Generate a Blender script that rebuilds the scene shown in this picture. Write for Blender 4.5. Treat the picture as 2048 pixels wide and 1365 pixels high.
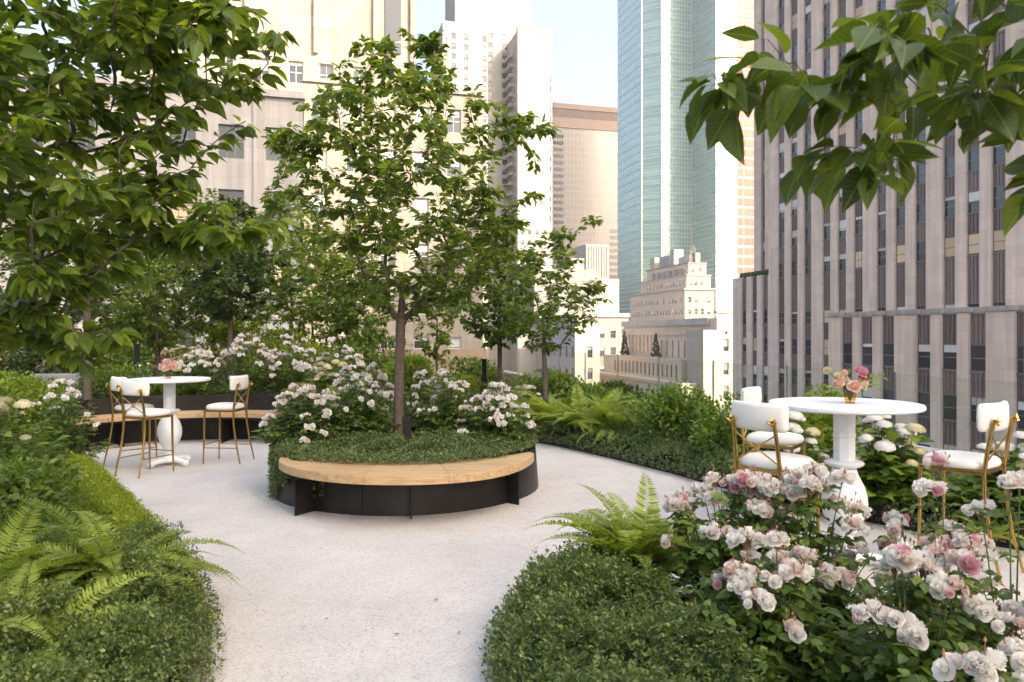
import bpy, bmesh, math, random
import numpy as np
from mathutils import Vector, Matrix

R = math.radians
for o in list(bpy.data.objects):
    bpy.data.objects.remove(o, do_unlink=True)
S = bpy.context.scene
COL = S.collection

# ---------------------------------------------------------------- camera
FPX, CX, HY, CAMH = 1500.0, 1024.0, 670.0, 1.5        # focal length in photo pixels, principal column, horizon row, eye height
cam = bpy.data.cameras.new('camera')
cam.sensor_width = 36.0
cam.lens = FPX / 2048 * 36.0
cam.shift_y = (HY - 682.5) / 2048
cam.clip_start, cam.clip_end = 0.05, 3000
cam.dof.use_dof = True
cam.dof.focus_distance = 7.5
cam.dof.aperture_fstop = 6.3
camo = bpy.data.objects.new('camera', cam)
camo.location = (0, 0, CAMH)
camo.rotation_euler = (R(90), 0, 0)
COL.objects.link(camo)
S.camera = camo

# ---------------------------------------------------------------- light
TH = R(15)                                            # the street grid is turned 15 degrees to the view
ct, st = math.cos(TH), math.sin(TH)
sa, sb, sz = 0.55, -0.62, 0.56                        # towards the sun, in the street grid
sd = Vector((sa * ct - sb * st, sa * st + sb * ct, sz)).normalized()
W = bpy.data.worlds.new('World'); S.world = W
W.use_nodes = True
nt = W.node_tree
bg = nt.nodes['Background']
sky = nt.nodes.new('ShaderNodeTexSky')
sky.sky_type = 'NISHITA'; sky.sun_disc = False
sky.sun_elevation = math.asin(sd.z)
sky.sun_rotation = math.atan2(sd.x, sd.y)
sky.air_density, sky.dust_density, sky.ozone_density = 1.0, 9.0, 1.6
nt.links.new(sky.outputs[0], bg.inputs[0])
bg.inputs[1].default_value = 0.15
sun = bpy.data.lights.new('sun', 'SUN')
sun.energy, sun.angle, sun.color = 2.0, R(0.55), (1.0, 0.91, 0.78)
suno = bpy.data.objects.new('sun', sun)
suno.rotation_euler = (-sd).to_track_quat('-Z', 'Y').to_euler()
suno.location = (30, -30, 60)
COL.objects.link(suno)
S.view_settings.view_transform = 'Standard'
S.view_settings.look = 'None'
S.view_settings.gamma = 1.0
S.view_settings.use_curve_mapping = False
S.view_settings.exposure = 2.15
S.view_settings.use_white_balance = True              # balanced for open shade, as the photograph is
S.view_settings.white_balance_temperature = 6900
S.view_settings.white_balance_tint = 8
S.render.engine = 'CYCLES'
S.cycles.max_bounces = 8
S.cycles.diffuse_bounces = 4
S.cycles.transmission_bounces = 6
S.cycles.transparent_max_bounces = 8
S.cycles.use_denoising = True
S.cycles.sample_clamp_indirect = 8

# ---------------------------------------------------------------- materials
MATS = {}
def mat(name, col, rough=0.6, metal=0.0, spec=0.5, var=0.0, vscale=5.0, bump=0.0, bscale=40.0, obj_var=0.0, **kw):
    """plain procedural material: base colour with noise variation and fine relief"""
    m = bpy.data.materials.new(name); m.use_nodes = True
    n, l = m.node_tree.nodes, m.node_tree.links
    b = n['Principled BSDF']
    b.inputs['Base Color'].default_value = (*col, 1)
    b.inputs['Roughness'].default_value = rough
    b.inputs['Metallic'].default_value = metal
    b.inputs['Specular IOR Level'].default_value = spec
    for k, v in kw.items():
        b.inputs[k].default_value = v
    tc = n.new('ShaderNodeTexCoord')
    if var or obj_var:
        mix = n.new('ShaderNodeMix'); mix.data_type = 'RGBA'
        mix.inputs['A'].default_value = (*[max(0, c * (1 - max(var, obj_var))) for c in col], 1)
        mix.inputs['B'].default_value = (*[min(1, c * (1 + max(var, obj_var))) for c in col], 1)
        if obj_var:
            oi = n.new('ShaderNodeObjectInfo'); l.new(oi.outputs['Random'], mix.inputs['Factor'])
        else:
            no = n.new('ShaderNodeTexNoise'); no.inputs['Scale'].default_value = vscale
            no.inputs['Detail'].default_value = 6; no.inputs['Roughness'].default_value = 0.65
            l.new(tc.outputs['Object'], no.inputs['Vector'])
            cr = n.new('ShaderNodeMapRange'); cr.inputs[1].default_value = 0.3; cr.inputs[2].default_value = 0.7
            l.new(no.outputs[0], cr.inputs[0]); l.new(cr.outputs[0], mix.inputs['Factor'])
        l.new(mix.outputs['Result'], b.inputs['Base Color'])
    if bump:
        nb = n.new('ShaderNodeTexNoise'); nb.inputs['Scale'].default_value = bscale; nb.inputs['Detail'].default_value = 4
        l.new(tc.outputs['Object'], nb.inputs['Vector'])
        bp = n.new('ShaderNodeBump'); bp.inputs['Strength'].default_value = bump; bp.inputs['Distance'].default_value = 0.01
        l.new(nb.outputs[0], bp.inputs['Height']); l.new(bp.outputs[0], b.inputs['Normal'])
    MATS[name] = m
    return m

def leaf_mat(name, dark, light, trans=0.35, rough=0.42, tcol=None, veins=False):
    """leaf: colour differs from leaf to leaf, some light passes through the blade"""
    m = bpy.data.materials.new(name); m.use_nodes = True
    n, l = m.node_tree.nodes, m.node_tree.links
    b = n['Principled BSDF']; out = n['Material Output']
    at = n.new('ShaderNodeAttribute'); at.attribute_name = 'rnd'
    oi = n.new('ShaderNodeObjectInfo')
    ad = n.new('ShaderNodeMath'); ad.operation = 'ADD'
    l.new(at.outputs['Fac'], ad.inputs[0]); l.new(oi.outputs['Random'], ad.inputs[1])
    fr = n.new('ShaderNodeMath'); fr.operation = 'FRACT'; l.new(ad.outputs[0], fr.inputs[0])
    cr = n.new('ShaderNodeValToRGB')
    cr.color_ramp.elements[0].color = (*dark, 1); cr.color_ramp.elements[1].color = (*light, 1)
    e = cr.color_ramp.elements.new(0.7); e.color = (*[d * 0.55 + g * 0.45 for d, g in zip(dark, light)], 1)
    l.new(fr.outputs[0], cr.inputs[0])
    b.inputs['Roughness'].default_value = rough
    b.inputs['Specular IOR Level'].default_value = 0.35
    csock = cr.outputs[0]
    if veins:                                             # pale midrib and side veins, raised blade between them
        lu = n.new('ShaderNodeAttribute'); lu.attribute_name = 'luv'
        sx = n.new('ShaderNodeSeparateXYZ'); l.new(lu.outputs['Vector'], sx.inputs[0])
        def M(op, a, c=None, d=None):
            q = n.new('ShaderNodeMath'); q.operation = op
            for k, v in enumerate((a, c, d)):
                if v is None: continue
                if isinstance(v, (int, float)): q.inputs[k].default_value = v
                else: l.new(v, q.inputs[k])
            return q.outputs[0]
        av = M('ABSOLUTE', sx.outputs[1])
        rib = M('LESS_THAN', av, 0.045)
        ph = M('FRACT', M('MULTIPLY', M('SUBTRACT', sx.outputs[0], M('MULTIPLY', av, 0.22)), 9.0))
        tri = M('ABSOLUTE', M('SUBTRACT', ph, 0.5))
        side = M('GREATER_THAN', tri, 0.455)
        vein = M('MAXIMUM', rib, M('MULTIPLY', side, 0.55))
        no = n.new('ShaderNodeTexNoise'); no.inputs['Scale'].default_value = 55; no.inputs['Detail'].default_value = 3
        tc = n.new('ShaderNodeTexCoord'); l.new(tc.outputs['Object'], no.inputs['Vector'])
        mo = n.new('ShaderNodeMix'); mo.data_type = 'RGBA'; mo.blend_type = 'MULTIPLY'; mo.inputs['Factor'].default_value = 1
        mr = n.new('ShaderNodeMapRange'); mr.inputs[1].default_value = 0.3; mr.inputs[2].default_value = 0.7; mr.inputs[3].default_value = 0.8; mr.inputs[4].default_value = 1.15
        l.new(no.outputs[0], mr.inputs[0]); l.new(csock, mo.inputs['A']); l.new(mr.outputs[0], mo.inputs['B'])
        mv = n.new('ShaderNodeMix'); mv.data_type = 'RGBA'
        l.new(M('MULTIPLY', vein, 0.45), mv.inputs['Factor']); l.new(mo.outputs['Result'], mv.inputs['A']); mv.inputs['B'].default_value = (0.22, 0.30, 0.10, 1)
        csock = mv.outputs['Result']
        bp = n.new('ShaderNodeBump'); bp.inputs['Strength'].default_value = 0.5; bp.inputs['Distance'].default_value = 0.002
        l.new(M('SUBTRACT', 0.5, tri), bp.inputs['Height']); l.new(bp.outputs[0], b.inputs['Normal'])
    l.new(csock, b.inputs['Base Color'])
    tr = n.new('ShaderNodeBsdfTranslucent')
    tm = n.new('ShaderNodeMix'); tm.data_type = 'RGBA'; tm.blend_type = 'MULTIPLY'; tm.inputs['Factor'].default_value = 1
    l.new(csock, tm.inputs['A']); tm.inputs['B'].default_value = (*(tcol or (2.2, 2.0, 0.7)), 1)
    l.new(tm.outputs['Result'], tr.inputs['Color'])
    mx = n.new('ShaderNodeMixShader'); mx.inputs[0].default_value = trans
    l.new(b.outputs[0], mx.inputs[1]); l.new(tr.outputs[0], mx.inputs[2]); l.new(mx.outputs[0], out.inputs['Surface'])
    MATS[name] = m
    return m

def stone_mat(name, col, var=0.12, bw=1.6, bh=0.9, joint=0.85, streak=0.1):
    """dressed stone in large courses with faint joints, blotches and rain streaks"""
    m = mat(name, col, rough=0.85, spec=0.25)
    n, l = m.node_tree.nodes, m.node_tree.links
    b = n['Principled BSDF']
    tc = n.new('ShaderNodeTexCoord')
    mp = n.new('ShaderNodeMapping'); mp.vector_type = 'POINT'
    sx = n.new('ShaderNodeSeparateXYZ'); cx = n.new('ShaderNodeCombineXYZ')
    ad = n.new('ShaderNodeMath'); ad.operation = 'ADD'
    l.new(tc.outputs['Object'], sx.inputs[0]); l.new(sx.outputs[0], ad.inputs[0]); l.new(sx.outputs[1], ad.inputs[1])
    l.new(ad.outputs[0], cx.inputs[0]); l.new(sx.outputs[2], cx.inputs[1])
    br = n.new('ShaderNodeTexBrick')
    br.inputs['Color1'].default_value = (*[c * (1 + var) for c in col], 1)
    br.inputs['Color2'].default_value = (*[c * (1 - var) for c in col], 1)
    br.inputs['Mortar'].default_value = (*[c * joint for c in col], 1)
    br.inputs['Scale'].default_value = 1; br.inputs['Mortar Size'].default_value = 0.012
    br.inputs['Brick Width'].default_value = bw; br.inputs['Row Height'].default_value = bh
    l.new(cx.outputs[0], br.inputs['Vector'])
    mp.inputs['Scale'].default_value = (2.2, 2.2, 0.12)
    no = n.new('ShaderNodeTexNoise'); no.inputs['Scale'].default_value = 0.9; no.inputs['Detail'].default_value = 7
    l.new(tc.outputs['Object'], mp.inputs['Vector']); l.new(mp.outputs[0], no.inputs['Vector'])
    mr = n.new('ShaderNodeMapRange'); mr.inputs[1].default_value = 0.35; mr.inputs[2].default_value = 0.75
    mr.inputs[3].default_value = 1.0 + streak * 0.4; mr.inputs[4].default_value = 1.0 - streak
    l.new(no.outputs[0], mr.inputs[0])
    mu = n.new('ShaderNodeMix'); mu.data_type = 'RGBA'; mu.blend_type = 'MULTIPLY'; mu.inputs['Factor'].default_value = 1
    l.new(br.outputs['Color'], mu.inputs['A']); l.new(mr.outputs[0], mu.inputs['B'])
    l.new(mu.outputs['Result'], b.inputs['Base Color'])
    return m

# setting and buildings
stone_mat('limestone_rose', (0.66, 0.55, 0.475), var=0.06, streak=0.18)
stone_mat('limestone_warm', (0.36, 0.315, 0.262), var=0.09, joint=0.68, streak=0.22)
stone_mat('limestone_grey', (0.40, 0.375, 0.36), var=0.06, streak=0.25)
stone_mat('limestone_pink', (0.54, 0.445, 0.37), var=0.05, bw=1.2, bh=0.6, streak=0.15)
stone_mat('limestone_pale', (0.38, 0.345, 0.29), var=0.04, streak=0.08)
stone_mat('stone_painted_shade', (0.23, 0.215, 0.205), var=0.06, streak=0.2)  # stone with shade put into its darker base colour
stone_mat('concrete_white', (0.30, 0.285, 0.26), var=0.05, bw=3, bh=2.85, joint=0.75, streak=0.12)
stone_mat('granite_brown', (0.135, 0.095, 0.08), var=0.05, bw=2, bh=3.7, streak=0.08)
mat('roof_grey', (0.25, 0.25, 0.26), 0.8, var=0.2, vscale=0.6)
mat('slate', (0.22, 0.22, 0.24), 0.6, var=0.25, vscale=1.0)
mat('spandrel', (0.20, 0.16, 0.15), 0.45, metal=0.25, var=0.2, vscale=1.2, obj_var=0.18)
mat('pane', (0.035, 0.04, 0.045), 0.06, spec=0.9, obj_var=0.6)
mat('pane_teal', (0.04, 0.13, 0.12), 0.10, spec=1.0, obj_var=0.35)
mat('pane_blue', (0.06, 0.12, 0.15), 0.10, spec=1.0, obj_var=0.35)
mat('pane_pale', (0.30, 0.36, 0.36), 0.18, spec=0.9, obj_var=0.3)
mat('pane_bronze', (0.15, 0.13, 0.11), 0.12, spec=0.9, obj_var=0.3)
mat('frame_grey', (0.20, 0.19, 0.19), 0.5, metal=0.2)
mat('frame_white', (0.55, 0.56, 0.54), 0.5)
mat('mullion_pale', (0.42, 0.46, 0.42), 0.45, metal=0.3)
mat('blind', (0.62, 0.62, 0.60), 0.8, obj_var=0.25)
mat('curtain_cream', (0.62, 0.50, 0.34), 0.8, obj_var=0.2)
mat('panel_red', (0.30, 0.065, 0.035), 0.55, obj_var=0.15)
mat('asphalt', (0.05, 0.05, 0.052), 0.9, var=0.3, vscale=0.5)
# garden
mat('soil', (0.035, 0.024, 0.016), 0.95, var=0.4, vscale=9, bump=0.8, bscale=60)
mat('steel_black', (0.028, 0.024, 0.023), 0.42, metal=0.55, var=0.45, vscale=3.0, bump=0.12, bscale=14)
mat('brass', (0.53, 0.34, 0.11), 0.27, metal=1.0, var=0.12, vscale=30)
mat('fabric_white', (0.76, 0.73, 0.68), 0.92, spec=0.15, bump=0.25, bscale=500)
mat('paint_white', (0.74, 0.75, 0.77), 0.42, var=0.04, vscale=8)
mat('bark', (0.10, 0.075, 0.058), 0.9, var=0.45, vscale=18, bump=0.9, bscale=55)
mat('bark_grey', (0.098, 0.074, 0.060), 0.9, var=0.35, vscale=22, bump=0.8, bscale=50)
mat('twig', (0.055, 0.035, 0.022), 0.8)
mat('stem_green', (0.07, 0.12, 0.03), 0.7)
mat('stone_white', (0.27, 0.27, 0.275), 0.8, var=0.08, vscale=5, bump=0.2, bscale=80)
mat('parapet_stone', (0.36, 0.26, 0.18), 0.85, var=0.12, vscale=4)
mat('dark_metal', (0.014, 0.014, 0.015), 0.75, spec=0.25)
leaf_mat('leaf_cherry', (.045,.086,.018), (.215,.29,.046), 0.5, 0.38, veins=True)
leaf_mat('leaf_cherry_near', (0.034, 0.062, 0.012), (0.11, 0.16, 0.026), 0.45, 0.42, veins=True)
leaf_mat('leaf_lime', (0.1, 0.16, 0.018), (0.25, 0.33, 0.045), 0.4, 0.45)
leaf_mat('leaf_mid', (.065,.115,.022), (.20,.27,.046), 0.38, 0.45)
leaf_mat('leaf_dark', (0.03, 0.06, 0.016), (0.1, 0.15, 0.036), 0.3, 0.42)
leaf_mat('leaf_box', (.055,.090,.025), (.235,.295,.095), 0.28, 0.4)
leaf_mat('leaf_thyme', (.055,.090,.034), (.21,.27,.105), 0.28, 0.5)
leaf_mat('leaf_lemon', (0.17, 0.23, 0.022), (0.36, 0.42, 0.06), 0.35, 0.5)
leaf_mat('leaf_rose', (.045,.082,.020), (.165,.235,.046), 0.34, 0.36)
leaf_mat('leaf_hydrangea', (0.055, 0.11, 0.018), (0.2, 0.28, 0.042), 0.36, 0.42)
leaf_mat('leaf_fern', (.15,.21,.028), (.35,.42,.085), 0.4, 0.5)
def petal_mat(name, a, b, trans=0.42): return leaf_mat(name, a, b, trans, 0.6, (1.05, 1.0, 0.96))
petal_mat('petal_white', (0.83, 0.815, 0.77), (0.88, 0.875, 0.85))
petal_mat('petal_blush', (0.78, 0.65, 0.59), (0.83, 0.77, 0.71))
petal_mat('petal_pink', (0.66, 0.33, 0.40), (0.76, 0.54, 0.57))
petal_mat('petal_peach', (0.77, 0.52, 0.43), (0.82, 0.66, 0.57))
petal_mat('petal_coral', (0.62, 0.13, 0.10), (0.70, 0.28, 0.24))
petal_mat('petal_cream', (0.66, 0.60, 0.36), (0.76, 0.71, 0.52))
petal_mat('petal_green', (0.42, 0.40, 0.22), (0.56, 0.52, 0.36))
mat('bud_brown', (0.24, 0.12, 0.07), 0.8, obj_var=0.4)
mat('fallen_leaf', (0.22, 0.14, 0.07), 0.8, obj_var=0.6)

def wood_mat():
    m = mat('oak', (0.44, 0.26, 0.115), 0.5, spec=0.35)
    n, l = m.node_tree.nodes, m.node_tree.links
    b = n['Principled BSDF']; tc = n.new('ShaderNodeTexCoord')
    mp = n.new('ShaderNodeMapping'); mp.inputs['Scale'].default_value = (1.2, 14, 14)
    l.new(tc.outputs['Object'], mp.inputs[0])
    no = n.new('ShaderNodeTexNoise'); no.inputs['Scale'].default_value = 3; no.inputs['Detail'].default_value = 8; no.inputs['Distortion'].default_value = 0.8
    l.new(mp.outputs[0], no.inputs['Vector'])
    oi = n.new('ShaderNodeObjectInfo')
    ad = n.new('ShaderNodeMath'); ad.operation = 'MULTIPLY_ADD'; ad.inputs[1].default_value = 0.16
    l.new(oi.outputs['Random'], ad.inputs[0]); l.new(no.outputs[0], ad.inputs[2])
    cr = n.new('ShaderNodeValToRGB')
    cr.color_ramp.elements[0].position = 0.32; cr.color_ramp.elements[0].color = (0.33, 0.20, 0.095, 1)
    cr.color_ramp.elements[1].position = 0.72; cr.color_ramp.elements[1].color = (0.53, 0.37, 0.205, 1)
    l.new(ad.outputs[0], cr.inputs[0]); l.new(cr.outputs[0], b.inputs['Base Color'])
    bp = n.new('ShaderNodeBump'); bp.inputs['Strength'].default_value = 0.15; bp.inputs['Distance'].default_value = 0.004
    l.new(no.outputs[0], bp.inputs['Height']); l.new(bp.outputs[0], b.inputs['Normal'])
wood_mat()

def gravel_mat():
    m = mat('gravel', (0.50, 0.45, 0.41), 0.95, spec=0.2)
    n, l = m.node_tree.nodes, m.node_tree.links
    b = n['Principled BSDF']; tc = n.new('ShaderNodeTexCoord')
    vo = n.new('ShaderNodeTexVoronoi'); vo.inputs['Scale'].default_value = 130
    l.new(tc.outputs['Object'], vo.inputs['Vector'])
    cr = n.new('ShaderNodeValToRGB')
    cr.color_ramp.elements[0].color = (0.47, 0.425, 0.395, 1); cr.color_ramp.elements[1].color = (0.60, 0.57, 0.545, 1)
    e = cr.color_ramp.elements.new(0.06); e.color = (0.40, 0.345, 0.31, 1)
    e = cr.color_ramp.elements.new(0.14); e.color = (0.52, 0.485, 0.455, 1)
    sp = n.new('ShaderNodeSeparateColor'); l.new(vo.outputs['Color'], sp.inputs[0]); l.new(sp.outputs[0], cr.inputs[0])
    no = n.new('ShaderNodeTexNoise'); no.inputs['Scale'].default_value = 1.1; no.inputs['Detail'].default_value = 9; no.inputs['Roughness'].default_value = 0.7
    l.new(tc.outputs['Object'], no.inputs['Vector'])
    mr = n.new('ShaderNodeMapRange'); mr.inputs[1].default_value = 0.3; mr.inputs[2].default_value = 0.7; mr.inputs[3].default_value = 0.86; mr.inputs[4].default_value = 1.1
    l.new(no.outputs[0], mr.inputs[0])
    mu = n.new('ShaderNodeMix'); mu.data_type = 'RGBA'; mu.blend_type = 'MULTIPLY'; mu.inputs['Factor'].default_value = 1
    l.new(cr.outputs[0], mu.inputs['A']); l.new(mr.outputs[0], mu.inputs['B'])
    l.new(mu.outputs['Result'], b.inputs['Base Color'])
    ad = n.new('ShaderNodeMath'); ad.operation = 'MULTIPLY_ADD'; ad.inputs[1].default_value = 2.0
    l.new(no.outputs[0], ad.inputs[0]); l.new(vo.outputs['Distance'], ad.inputs[2])
    bp = n.new('ShaderNodeBump'); bp.inputs['Strength'].default_value = 0.7; bp.inputs['Distance'].default_value = 0.006
    bp.invert = True
    l.new(ad.outputs[0], bp.inputs['Height']); l.new(bp.outputs[0], b.inputs['Normal'])
gravel_mat()

def glass_mat(name, tint=(0.93, 0.97, 0.96), rough=0.0, thin=True):
    m = bpy.data.materials.new(name); m.use_nodes = True
    n, l = m.node_tree.nodes, m.node_tree.links
    n.remove(n['Principled BSDF'])
    tr = n.new('ShaderNodeBsdfTransparent'); tr.inputs[0].default_value = (*tint, 1)
    gl = n.new('ShaderNodeBsdfGlossy'); gl.inputs['Roughness'].default_value = rough
    fr = n.new('ShaderNodeFresnel'); fr.inputs[0].default_value = 1.45
    mx = n.new('ShaderNodeMixShader')
    ge = n.new('ShaderNodeNewGeometry'); iv = n.new('ShaderNodeMath'); iv.operation = 'SUBTRACT'; iv.inputs[0].default_value = 1.0
    l.new(ge.outputs['Backfacing'], iv.inputs[1])
    ml = n.new('ShaderNodeMath'); ml.operation = 'MULTIPLY'; l.new(fr.outputs[0], ml.inputs[0]); l.new(iv.outputs[0], ml.inputs[1])
    l.new(ml.outputs[0], mx.inputs[0]); l.new(tr.outputs[0], mx.inputs[1]); l.new(gl.outputs[0], mx.inputs[2])
    l.new(mx.outputs[0], n['Material Output'].inputs['Surface'])
    MATS[name] = m
glass_mat('rail_glass', (0.95, 0.975, 0.965))
glass_mat('vase_glass', (0.93, 0.80, 0.52), 0.05)
glass_mat('bottle_glass', (0.86, 0.90, 0.95), 0.03)

# ---------------------------------------------------------------- helpers
def at(px, py, Y):
    return ((px - CX) / FPX * Y, Y, CAMH - (py - HY) / FPX * Y)

def smooth(a, b, x):
    t = np.clip((x - a) / (b - a), 0, 1)
    return t * t * (3 - 2 * t)

def gz(x, y=0):
    return float(-0.09 * smooth(1.5, 4.0, -x))

def tag(o, label=None, cat=None, group=None, kind=None):
    if label: o['label'] = label
    if cat: o['category'] = cat
    if group: o['group'] = group
    if kind: o['kind'] = kind
    return o

def empty(name, loc, rz=0.0, label=None, cat=None, group=None):
    o = bpy.data.objects.new(name, None); COL.objects.link(o)
    o.location = loc; o.rotation_euler = (0, 0, rz); o.empty_display_size = 0.2
    return tag(o, label, cat, group)

def link(name, me, parent=None, mats=None):
    o = bpy.data.objects.new(name, me); COL.objects.link(o)
    if mats:
        for m in mats: me.materials.append(MATS[m])
    if parent is not None: o.parent = parent
    return o

def shade_smooth(me, ang=None):
    me.polygons.foreach_set('use_smooth', [True] * len(me.polygons))
    if ang is not None:
        me.set_sharp_from_angle(angle=R(ang))

class MB:
    """collects shapes for one mesh"""
    def __init__(s): s.v, s.f, s.mi, s.m = [], [], [], 0
    def add(s, vs, fs):
        o = len(s.v); s.v += [tuple(v) for v in vs]
        s.f += [tuple(i + o for i in f) for f in fs]; s.mi += [s.m] * len(fs)
    def box(s, x0, x1, y0, y1, z0, z1):
        v = [(x, y, z) for z in (z0, z1) for y in (y0, y1) for x in (x0, x1)]
        s.add(v, [(0, 2, 3, 1), (4, 5, 7, 6), (0, 1, 5, 4), (2, 6, 7, 3), (0, 4, 6, 2), (1, 3, 7, 5)])
    def lathe(s, prof, n=24, c=(0, 0, 0), phase=0.0, cap=True):
        vs = []; k = len(prof)
        for i in range(n):
            a = 2 * math.pi * i / n + phase
            for r, z in prof: vs.append((c[0] + r * math.cos(a), c[1] + r * math.sin(a), c[2] + z))
        fs = []
        for i in range(n):
            j = (i + 1) % n
            for q in range(k - 1): fs.append((i * k + q, j * k + q, j * k + q + 1, i * k + q + 1))
        if cap:
            fs.append(tuple(i * k + k - 1 for i in range(n))); fs.append(tuple(i * k for i in reversed(range(n))))
        s.add(vs, fs)
    def tube(s, pts, rad, n=6, cap=True):
        pts = [Vector(p) for p in pts]
        if not hasattr(rad, '__len__'): rad = [rad] * len(pts)
        vs = []; up = None
        for i, p in enumerate(pts):
            d = (pts[min(i + 1, len(pts) - 1)] - pts[max(i - 1, 0)]).normalized()
            if up is None:
                up = d.orthogonal().normalized()
            up = (up - d * up.dot(d))
            up = up.normalized() if up.length > 1e-6 else d.orthogonal().normalized()
            q = d.cross(up)
            for j in range(n):
                a = 2 * math.pi * j / n
                vs.append(p + (up * math.cos(a) + q * math.sin(a)) * rad[i])
        fs = [(i * n + j, i * n + (j + 1) % n, (i + 1) * n + (j + 1) % n, (i + 1) * n + j) for i in range(len(pts) - 1) for j in range(n)]
        if cap:
            fs.append(tuple(reversed(range(n)))); fs.append(tuple((len(pts) - 1) * n + j for j in range(n)))
        s.add(vs, fs)
    def prism(s, poly, z0, z1):
        n = len(poly)
        s.add([(x, y, z0) for x, y in poly] + [(x, y, z1) for x, y in poly],
              [tuple(reversed(range(n))), tuple(range(n, 2 * n))] + [(i, (i + 1) % n, (i + 1) % n + n, i + n) for i in range(n)])
    def mesh(s, name, mats):
        me = bpy.data.meshes.new(name)
        me.from_pydata(s.v, [], s.f)
        if not isinstance(mats, (list, tuple)): mats = [mats]
        for m in mats: me.materials.append(MATS[m])
        if len(mats) > 1: me.polygons.foreach_set('material_index', s.mi)
        me.update()
        return me
    def build(s, name, mats, parent=None, smooth_ang=None, bevel=0, loc=None):
        o = link(name, s.mesh(name, mats), parent)
        if smooth_ang: shade_smooth(o.data, smooth_ang)
        if bevel:
            b = o.modifiers.new('bevel', 'BEVEL'); b.width = bevel; b.segments = 2; b.limit_method = 'ANGLE'
        if loc is not None: o.location = loc
        return o

def tri_mesh(name, V, F, mats, rnd=None, sm=False, luv=None):
    """fast mesh from numpy triangles"""
    me = bpy.data.meshes.new(name)
    V = np.ascontiguousarray(V, dtype=np.float32); F = np.ascontiguousarray(F, dtype=np.int32)
    me.vertices.add(len(V)); me.vertices.foreach_set('co', V.ravel())
    me.loops.add(F.size); me.loops.foreach_set('vertex_index', F.ravel())
    me.polygons.add(len(F)); me.polygons.foreach_set('loop_start', np.arange(0, F.size, 3, dtype=np.int32))
    if sm: me.polygons.foreach_set('use_smooth', np.ones(len(F), dtype=bool))
    if rnd is not None:
        a = me.attributes.new('rnd', 'FLOAT', 'POINT'); a.data.foreach_set('value', np.ascontiguousarray(rnd, dtype=np.float32))
    if luv is not None:
        a = me.attributes.new('luv', 'FLOAT_VECTOR', 'POINT'); a.data.foreach_set('vector', np.ascontiguousarray(luv, dtype=np.float32).ravel())
    for m in mats: me.materials.append(MATS[m])
    me.update(calc_edges=True)
    return me

def leaf_template(rows, widths, fold=0.16, droop=0.22):
    V = [(0, 0, 0)]; F = []
    for u, w in zip(rows, widths):
        d = -droop * u * u
        V += [(u, -w, d + fold * w * 0.5), (u, 0, d), (u, w, d + fold * w * 0.5)]
    V.append((1, 0, -droop))
    F += [(0, 1, 2), (0, 2, 3)]
    for i in range(len(rows) - 1):
        a = 1 + 3 * i; b = a + 3
        F += [(a, b, b + 1), (a, b + 1, a + 1), (a + 1, b + 1, b + 2), (a + 1, b + 2, a + 2)]
    a = 1 + 3 * (len(rows) - 1); t = len(V) - 1
    F += [(a, t, a + 1), (a + 1, t, a + 2)]
    return np.array(V, float), np.array(F, int)
T_HI = leaf_template([.1, .28, .48, .68, .86], [.5, .92, 1, .72, .3])
T_MID = leaf_template([.3, .68], [.95, .75])
T_LO = (np.array([(0, 0, 0), (.45, -1, .05), (.45, 1, .05), (1, 0, -.15)], float), np.array([(0, 1, 3), (0, 3, 2)], int))

def unit(a): return a / np.maximum(np.linalg.norm(a, axis=-1, keepdims=True), 1e-9)

def leaf_field(P, D, N, L, Wd, T, rng):
    tv, tf = T
    D = unit(D); Sd = unit(np.cross(N, D)); N2 = np.cross(D, Sd)
    n, m = len(P), len(tv)
    L = np.broadcast_to(np.asarray(L, float), (n,)); Wd = np.broadcast_to(np.asarray(Wd, float), (n,))
    V = (P[:, None, :] + D[:, None, :] * (tv[None, :, 0:1] * L[:, None, None]) + Sd[:, None, :] * (tv[None, :, 1:2] * Wd[:, None, None])
         + N2[:, None, :] * (tv[None, :, 2:3] * L[:, None, None]))
    F = tf[None] + (np.arange(n) * m)[:, None, None]
    return V.reshape(-1, 3), F.reshape(-1, 3), np.repeat(rng.random(n), m)

def leaf_obj(name, parent, P, D, N, L, Wd, T, m, rng, sm=False, kind='stuff'):
    V, F, r = leaf_field(P, D, N, L, Wd, T, rng)
    luv = np.tile(np.stack([T[0][:, 0], T[0][:, 1], T[0][:, 2]], -1), (len(P), 1)) if m.startswith('leaf_cherry') else None
    o = link(name, tri_mesh(name, V, F, [m], r, sm, luv), parent)
    if kind: o['kind'] = kind
    return o

def rdir(rng, n):
    return unit(rng.normal(size=(n, 3)))
# ================================================================ the city (street grid: a to the right, b away, both turned 15 degrees)
STREET = -36.0
def world(a, b, z=0.0): return (a * ct - b * st, a * st + b * ct, z)

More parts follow.
